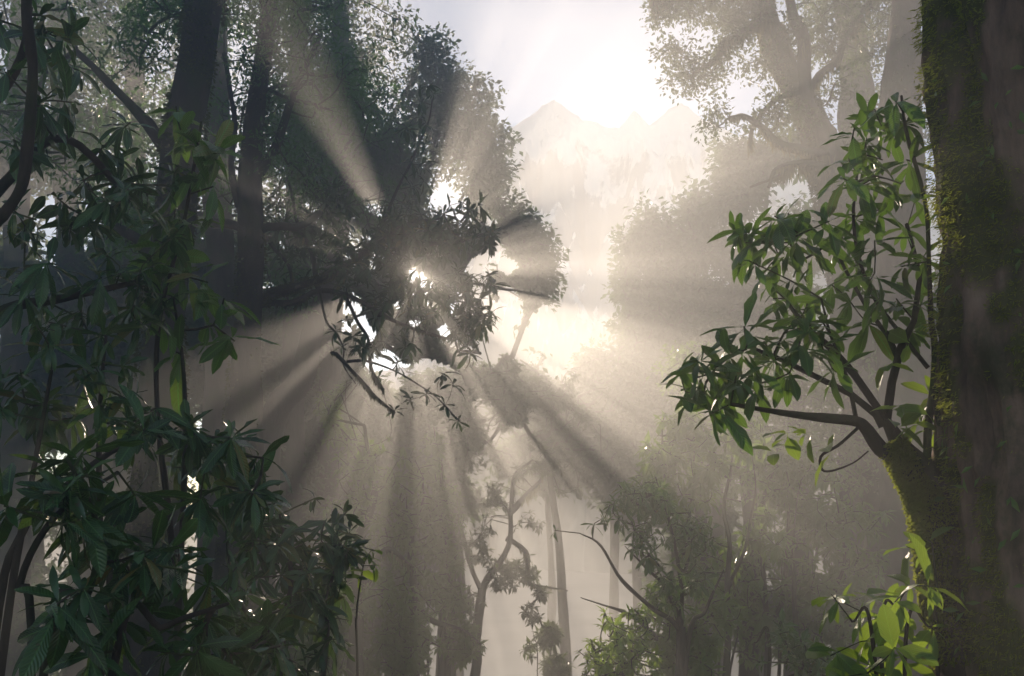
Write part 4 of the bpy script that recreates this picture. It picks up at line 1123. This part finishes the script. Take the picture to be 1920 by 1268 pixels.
def build_understory():
    # centre: crooked mossy tree
    pl = understory('crooked_mossy_tree', 'crooked mossy tree leaning right in the mist at the foot of the rays', (886, 1400, 15),
               [[(887, 1268), (893, 1180), (898, 1110), (925, 1065), (948, 1020), (955, 960), (968, 900), (1000, 860)], [(900, 1110), (880, 1040), (862, 960)], [(955, 960), (985, 930), (1010, 900), (1020, 860)], [(950, 1010), (985, 1040), (990, 1090), (1060, 1108)]],
               [(1010, 870, 36, 15, .6), (985, 900, 24, 15, .5), (1000, 980, 24, 15, .5), (990, 1080, 24, 15, .5), (900, 1020, 50, 15, .8), (870, 1120, 40, 15, .6), (950, 1080, 34, 15, .6), (1040, 850, 26, 15, .5), (1060, 890, 30, 15, .5), (930, 930, 30, 15, .5), (970, 1060, 24, 15, .4)], 330, .10, 121, M_OAK, (6, 10), r=.085, cat='tree', cull=True, beard=9)
    g = 'shadowy understory trees left of the clearing'
    for i, (lab, x, y, sp, st) in enumerate([
        ('shadowy leafy tree nearest the shiny shrub, with a stout trunk below the rays', 668, 11, [(660, 980, 60, 11, .8), (640, 1140, 60, 11, .8), (720, 1110, 50, 11, .8), (690, 880, 60, 11, .9), (600, 1240, 60, 11, .8), (650, 780, 60, 11.4, .8)], [[(668, 1268), (672, 1120), (668, 1060), (700, 930), (690, 800)], [(670, 1130), (620, 1060), (600, 1000)], [(672, 1100), (730, 1040), (770, 1060)]]),
        ('shadowy leafy tree in the middle under the rays, with arching lower branches', 775, 12.5, [(790, 900, 50, 12.5, .9), (760, 1010, 60, 12.5, .9), (730, 940, 40, 12.5, .8), (800, 1120, 50, 12.5, .8), (760, 1220, 50, 12.5, .8), (840, 960, 40, 12.8, .8)], [[(776, 1268), (778, 1130), (770, 1030), (792, 930)], [(776, 1170), (740, 1150), (700, 1090), (640, 1050)], [(778, 1140), (820, 1160), (860, 1180), (900, 1210)]]),
        ('slim leafy tree at the left edge of the clearing, foliage in separate tufts', 838, 13, [(815, 880, 26, 13, .5), (835, 930, 26, 13, .5), (815, 830, 24, 13, .5), (850, 1060, 34, 13, .6), (820, 1020, 34, 13, .5), (850, 1130, 40, 13, .6), (870, 1200, 36, 13, .6), (810, 960, 24, 13, .4)], [[(838, 1268), (842, 1150), (836, 1020), (826, 900), (812, 800)]])]):
        understory('leafy_tree', lab, (x, 1400, y), st, sp, 420, .10, 130 + i, M_BUSH, (8, 13), group=g, r=.10 - .025 * i, cat='tree', cull=True, beard=3)
    # right thicket
    understory('branching_shrub', 'dark branching shrub with drooping leaf tufts at the right edge of the clearing', (1280, 1400, 7.5),
               [[(1275, 1268), (1262, 1180), (1215, 1140), (1160, 1080), (1120, 1020), (1080, 1000)], [(1270, 1268), (1250, 1120), (1210, 1060), (1170, 1020)], [(1270, 1268), (1275, 1100), (1255, 980), (1230, 900)], [(1280, 1268), (1320, 1150), (1360, 1080)], [(1230, 1200), (1170, 1150), (1130, 1130), (1090, 1115)]],
               [(1180, 940, 40, 7.5, .4), (1140, 1000, 36, 7.5, .4), (1200, 1000, 50, 7.5, .5), (1130, 1055, 24, 7.4, .3), (1095, 1115, 24, 7.4, .3, 3), (1065, 1108, 12, 7.4, .2, 8), (1125, 1125, 14, 7.4, .2, 5), (1160, 1070, 26, 7.5, .4, 3), (1100, 1020, 16, 7.4, .2, 5), (1150, 1150, 16, 7.4, .2, 4), (1230, 940, 50, 7.6, .5), (1290, 1000, 50, 7.7, .5), (1040, 1002, 10, 7.4, .2, 9), (1070, 1010, 14, 7.4, .2, 6), (1270, 1090, 50, 7.5, .4)],
               250, .085, 141, M_RHODO, (5, 9), r=.024, joined=False, bark=M_BARK_DARK, beard=0)
    understory('leafy_shrub', 'bright green leafy bush low at the right edge of the clearing', (1160, 1400, 6.5), [[(1160, 1268), (1140, 1200)], [(1180, 1268), (1190, 1170)]],
               [(1150, 1190, 40, 6.5, .4), (1120, 1240, 40, 6.5, .4), (1190, 1230, 50, 6.5, .4), (1200, 1160, 26, 6.5, .3), (1140, 1290, 50, 6.5, .4)], 210, .06, 142, M_FRESH, (6, 10), r=.015)
    understory('leafy_shrub', 'low bright-leaved bush in the bottom centre of the right thicket', (1430, 1400, 5.8), [[(1430, 1268), (1400, 1220)], [(1450, 1268), (1460, 1190)]],
               [(1400, 1230, 46, 5.8, .4), (1460, 1210, 40, 5.8, .4), (1370, 1270, 40, 5.8, .3), (1500, 1250, 50, 5.8, .4), (1330, 1250, 40, 6, .3)], 150, .075, 143, M_RHODO, (6, 10), r=.015, thr=-.3)
    for i, (lab, x, y, sp, m) in enumerate([
        ('rounded leafy shrub under the dark branching shrub, near the foot of the clearing', 1270, 8, [(1250, 1180, 50, 8, .6), (1310, 1200, 50, 8, .6), (1230, 1110, 30, 8, .5), (1340, 1140, 40, 8, .6), (1280, 1260, 60, 8, .6)], M_BUSH),
        ('soft misty shrub filling the middle of the right thicket', 1350, 11, [(1330, 1060, 50, 11, .8), (1390, 1100, 60, 11, .8), (1300, 1020, 40, 11, .8), (1420, 1040, 50, 11, .8), (1370, 1180, 70, 11, .8)], M_BUSH),
        ('soft misty shrub at the foot of the dark straight trunk', 1520, 10, [(1500, 1120, 50, 10, .7), (1560, 1080, 50, 10, .7), (1540, 1180, 60, 10, .7), (1470, 1180, 50, 10, .7), (1610, 1130, 40, 10, .6)], M_BUSH),
        ('misty shrub low between the shadowy leafy trees and the clearing', 800, 11.5, [(790, 1230, 60, 11.5, .8), (720, 1250, 60, 11.5, .8), (850, 1260, 50, 11.5, .8), (740, 1180, 40, 11.5, .7)], M_BUSH),
        ('hazy sapling standing alone in the pale middle of the clearing', 1010, 14, [(1000, 1150, 20, 14, .4, 2), (1030, 1190, 22, 14, .5), (985, 1215, 22, 14, .4), (1040, 1250, 26, 14, .4), (965, 1260, 24, 14, .4), (1015, 1110, 10, 14, .3, 3)], M_OAK)]):
        understory('soft_shrub', lab, (x, 1400, y), [[(x, 1268), (x - 10, 1180)], [(x + 20, 1268), (x + 40, 1150)]], sp, 210, .10, 180 + i, m, (7, 11), r=.015, thr=-.1)
    g = 'sunlit saplings of the right thicket'
    for i, (lab, x, y, sp, st) in enumerate([
        ('sunlit sapling at the left of the right thicket, catching the broad rays', 1260, 9.5, [(1250, 850, 50, 9.5, .7), (1210, 920, 40, 9.5, .6), (1300, 820, 50, 9.5, .7), (1270, 790, 30, 9.5, .5), (1290, 930, 50, 9.5, .6)], [[(1262, 1268), (1266, 1050), (1256, 900), (1250, 800)], [(1264, 1100), (1300, 950), (1310, 840)]]),
        ('tall sapling with long hanging leaves in the middle of the right thicket', 1360, 9, [(1340, 870, 60, 9, .7), (1400, 860, 60, 9, .7), (1360, 980, 60, 9, .7), (1380, 790, 40, 9, .6), (1330, 1060, 50, 9, .6), (1420, 980, 50, 9, .6)], [[(1362, 1268), (1358, 1050), (1370, 900), (1376, 780)], [(1360, 1120), (1400, 980), (1420, 850)]]),
        ('dark-stemmed sapling right of centre in the right thicket', 1440, 10, [(1440, 900, 50, 10, .7), (1490, 850, 50, 10, .7), (1450, 1020, 50, 10, .7), (1500, 960, 40, 10, .6), (1430, 1120, 50, 10, .6)], [[(1442, 1268), (1436, 1050), (1440, 920), (1450, 820)], [(1440, 1268), (1470, 1100), (1490, 950), (1500, 860)]]),
        ('thin sapling near the wide shadowy trunk', 1560, 9.5, [(1560, 900, 50, 9.5, .6), (1600, 960, 50, 9.5, .6), (1540, 1000, 50, 9.5, .6), (1610, 1060, 40, 9.5, .6), (1580, 1150, 50, 9.5, .6), (1520, 1100, 40, 9.5, .5)], [[(1580, 1268), (1572, 1150), (1580, 1050), (1560, 920)], [(1500, 1268), (1496, 1050), (1510, 900)]]),
        ('sapling with sparse twigs at the back of the right thicket', 1500, 13, [(1500, 800, 60, 13, .8), (1560, 830, 50, 13, .8), (1440, 780, 60, 13, .8), (1600, 900, 50, 13, .8), (1500, 1000, 60, 13, .8)], [[(1500, 1268), (1505, 1000), (1500, 850)], [(1500, 1200), (1550, 950), (1570, 830)]])]):
        understory('leafy_sapling', lab, (x, 1400, y), st, sp, 190, .12, 150 + i, M_BUSH, (6, 10), group=g, r=.03, cat='sapling', thr=-.25, droop=.6, beard=3)
    for i, (lab, x, y, r) in enumerate([('slim dark trunk third from the clearing in the right thicket', 1405, 12, .13), ('slim dark trunk with a lean behind the thicket leaves', 1312, 13, .10), ('dark straight trunk near the middle of the right thicket', 1492, 12.5, .15), ('thin trunk left of the wide shadowy trunk', 1585, 13, .09)]):
        canopy_tree('slim_tree', lab, [(x, 1300), (x + 6, 1050), (x - 4, 850), (x + 10, 640)], [r, r * .8, r * .6, r * .3], y, [], [(x, 700, 60, y, 1), (x + 20, 820, 60, y, 1), (x - 40, 900, 50, y, .9)], 110, 24, .26, .07, M_BUSH, 160 + i, M_BARK_DARK, group='slim trunks in the right thicket', beard=8, cull=False)
    # backdrop thickets deep in the mist
    for i, (lab, x, y) in enumerate([('pale misty thicket tree at the far left bottom', 60, 26), ('pale misty thicket tree behind the lower left shrubs', 230, 24), ('pale misty thicket tree left of the central clearing', 600, 30), ('pale misty tree filling the back of the right thicket', 1500, 24), ('pale misty tree between the right thicket and the massive trunk', 1760, 22)]):
        canopy_tree('pale_tree', lab, [(x, 1300), (x + 4, 1000), (x - 5, 700), (x, 500)], [.3, .25, .18, .08], y, [], [(x - 60, 900, 90, y, 2), (x + 60, 960, 90, y, 2), (x, 760, 100, y, 2), (x + 70, 640, 60, y, 2), (x - 70, 1120, 100, y, 2), (x + 60, 1180, 100, y, 2), (x - 50, 560, 60, y, 1.5)], 260, 24, .4, .14, M_FAR, 170 + i, M_BARK_GREY, group='pale trees deep in the mist', step=1.0, thr=-.2)


import time
for f in (build_mossy_trunk, build_right_rhododendron, build_left_rhododendrons, build_vine, build_left_trees, build_sun_branch, build_far_trees, build_center_trees, build_oak, build_understory):
    t0 = time.time(); f(); print('BUILD', f.__name__, round(time.time() - t0, 1))
print('TRIS', sum(len(m.polygons) for m in bpy.data.meshes), 'OBJ', len(bpy.data.objects))
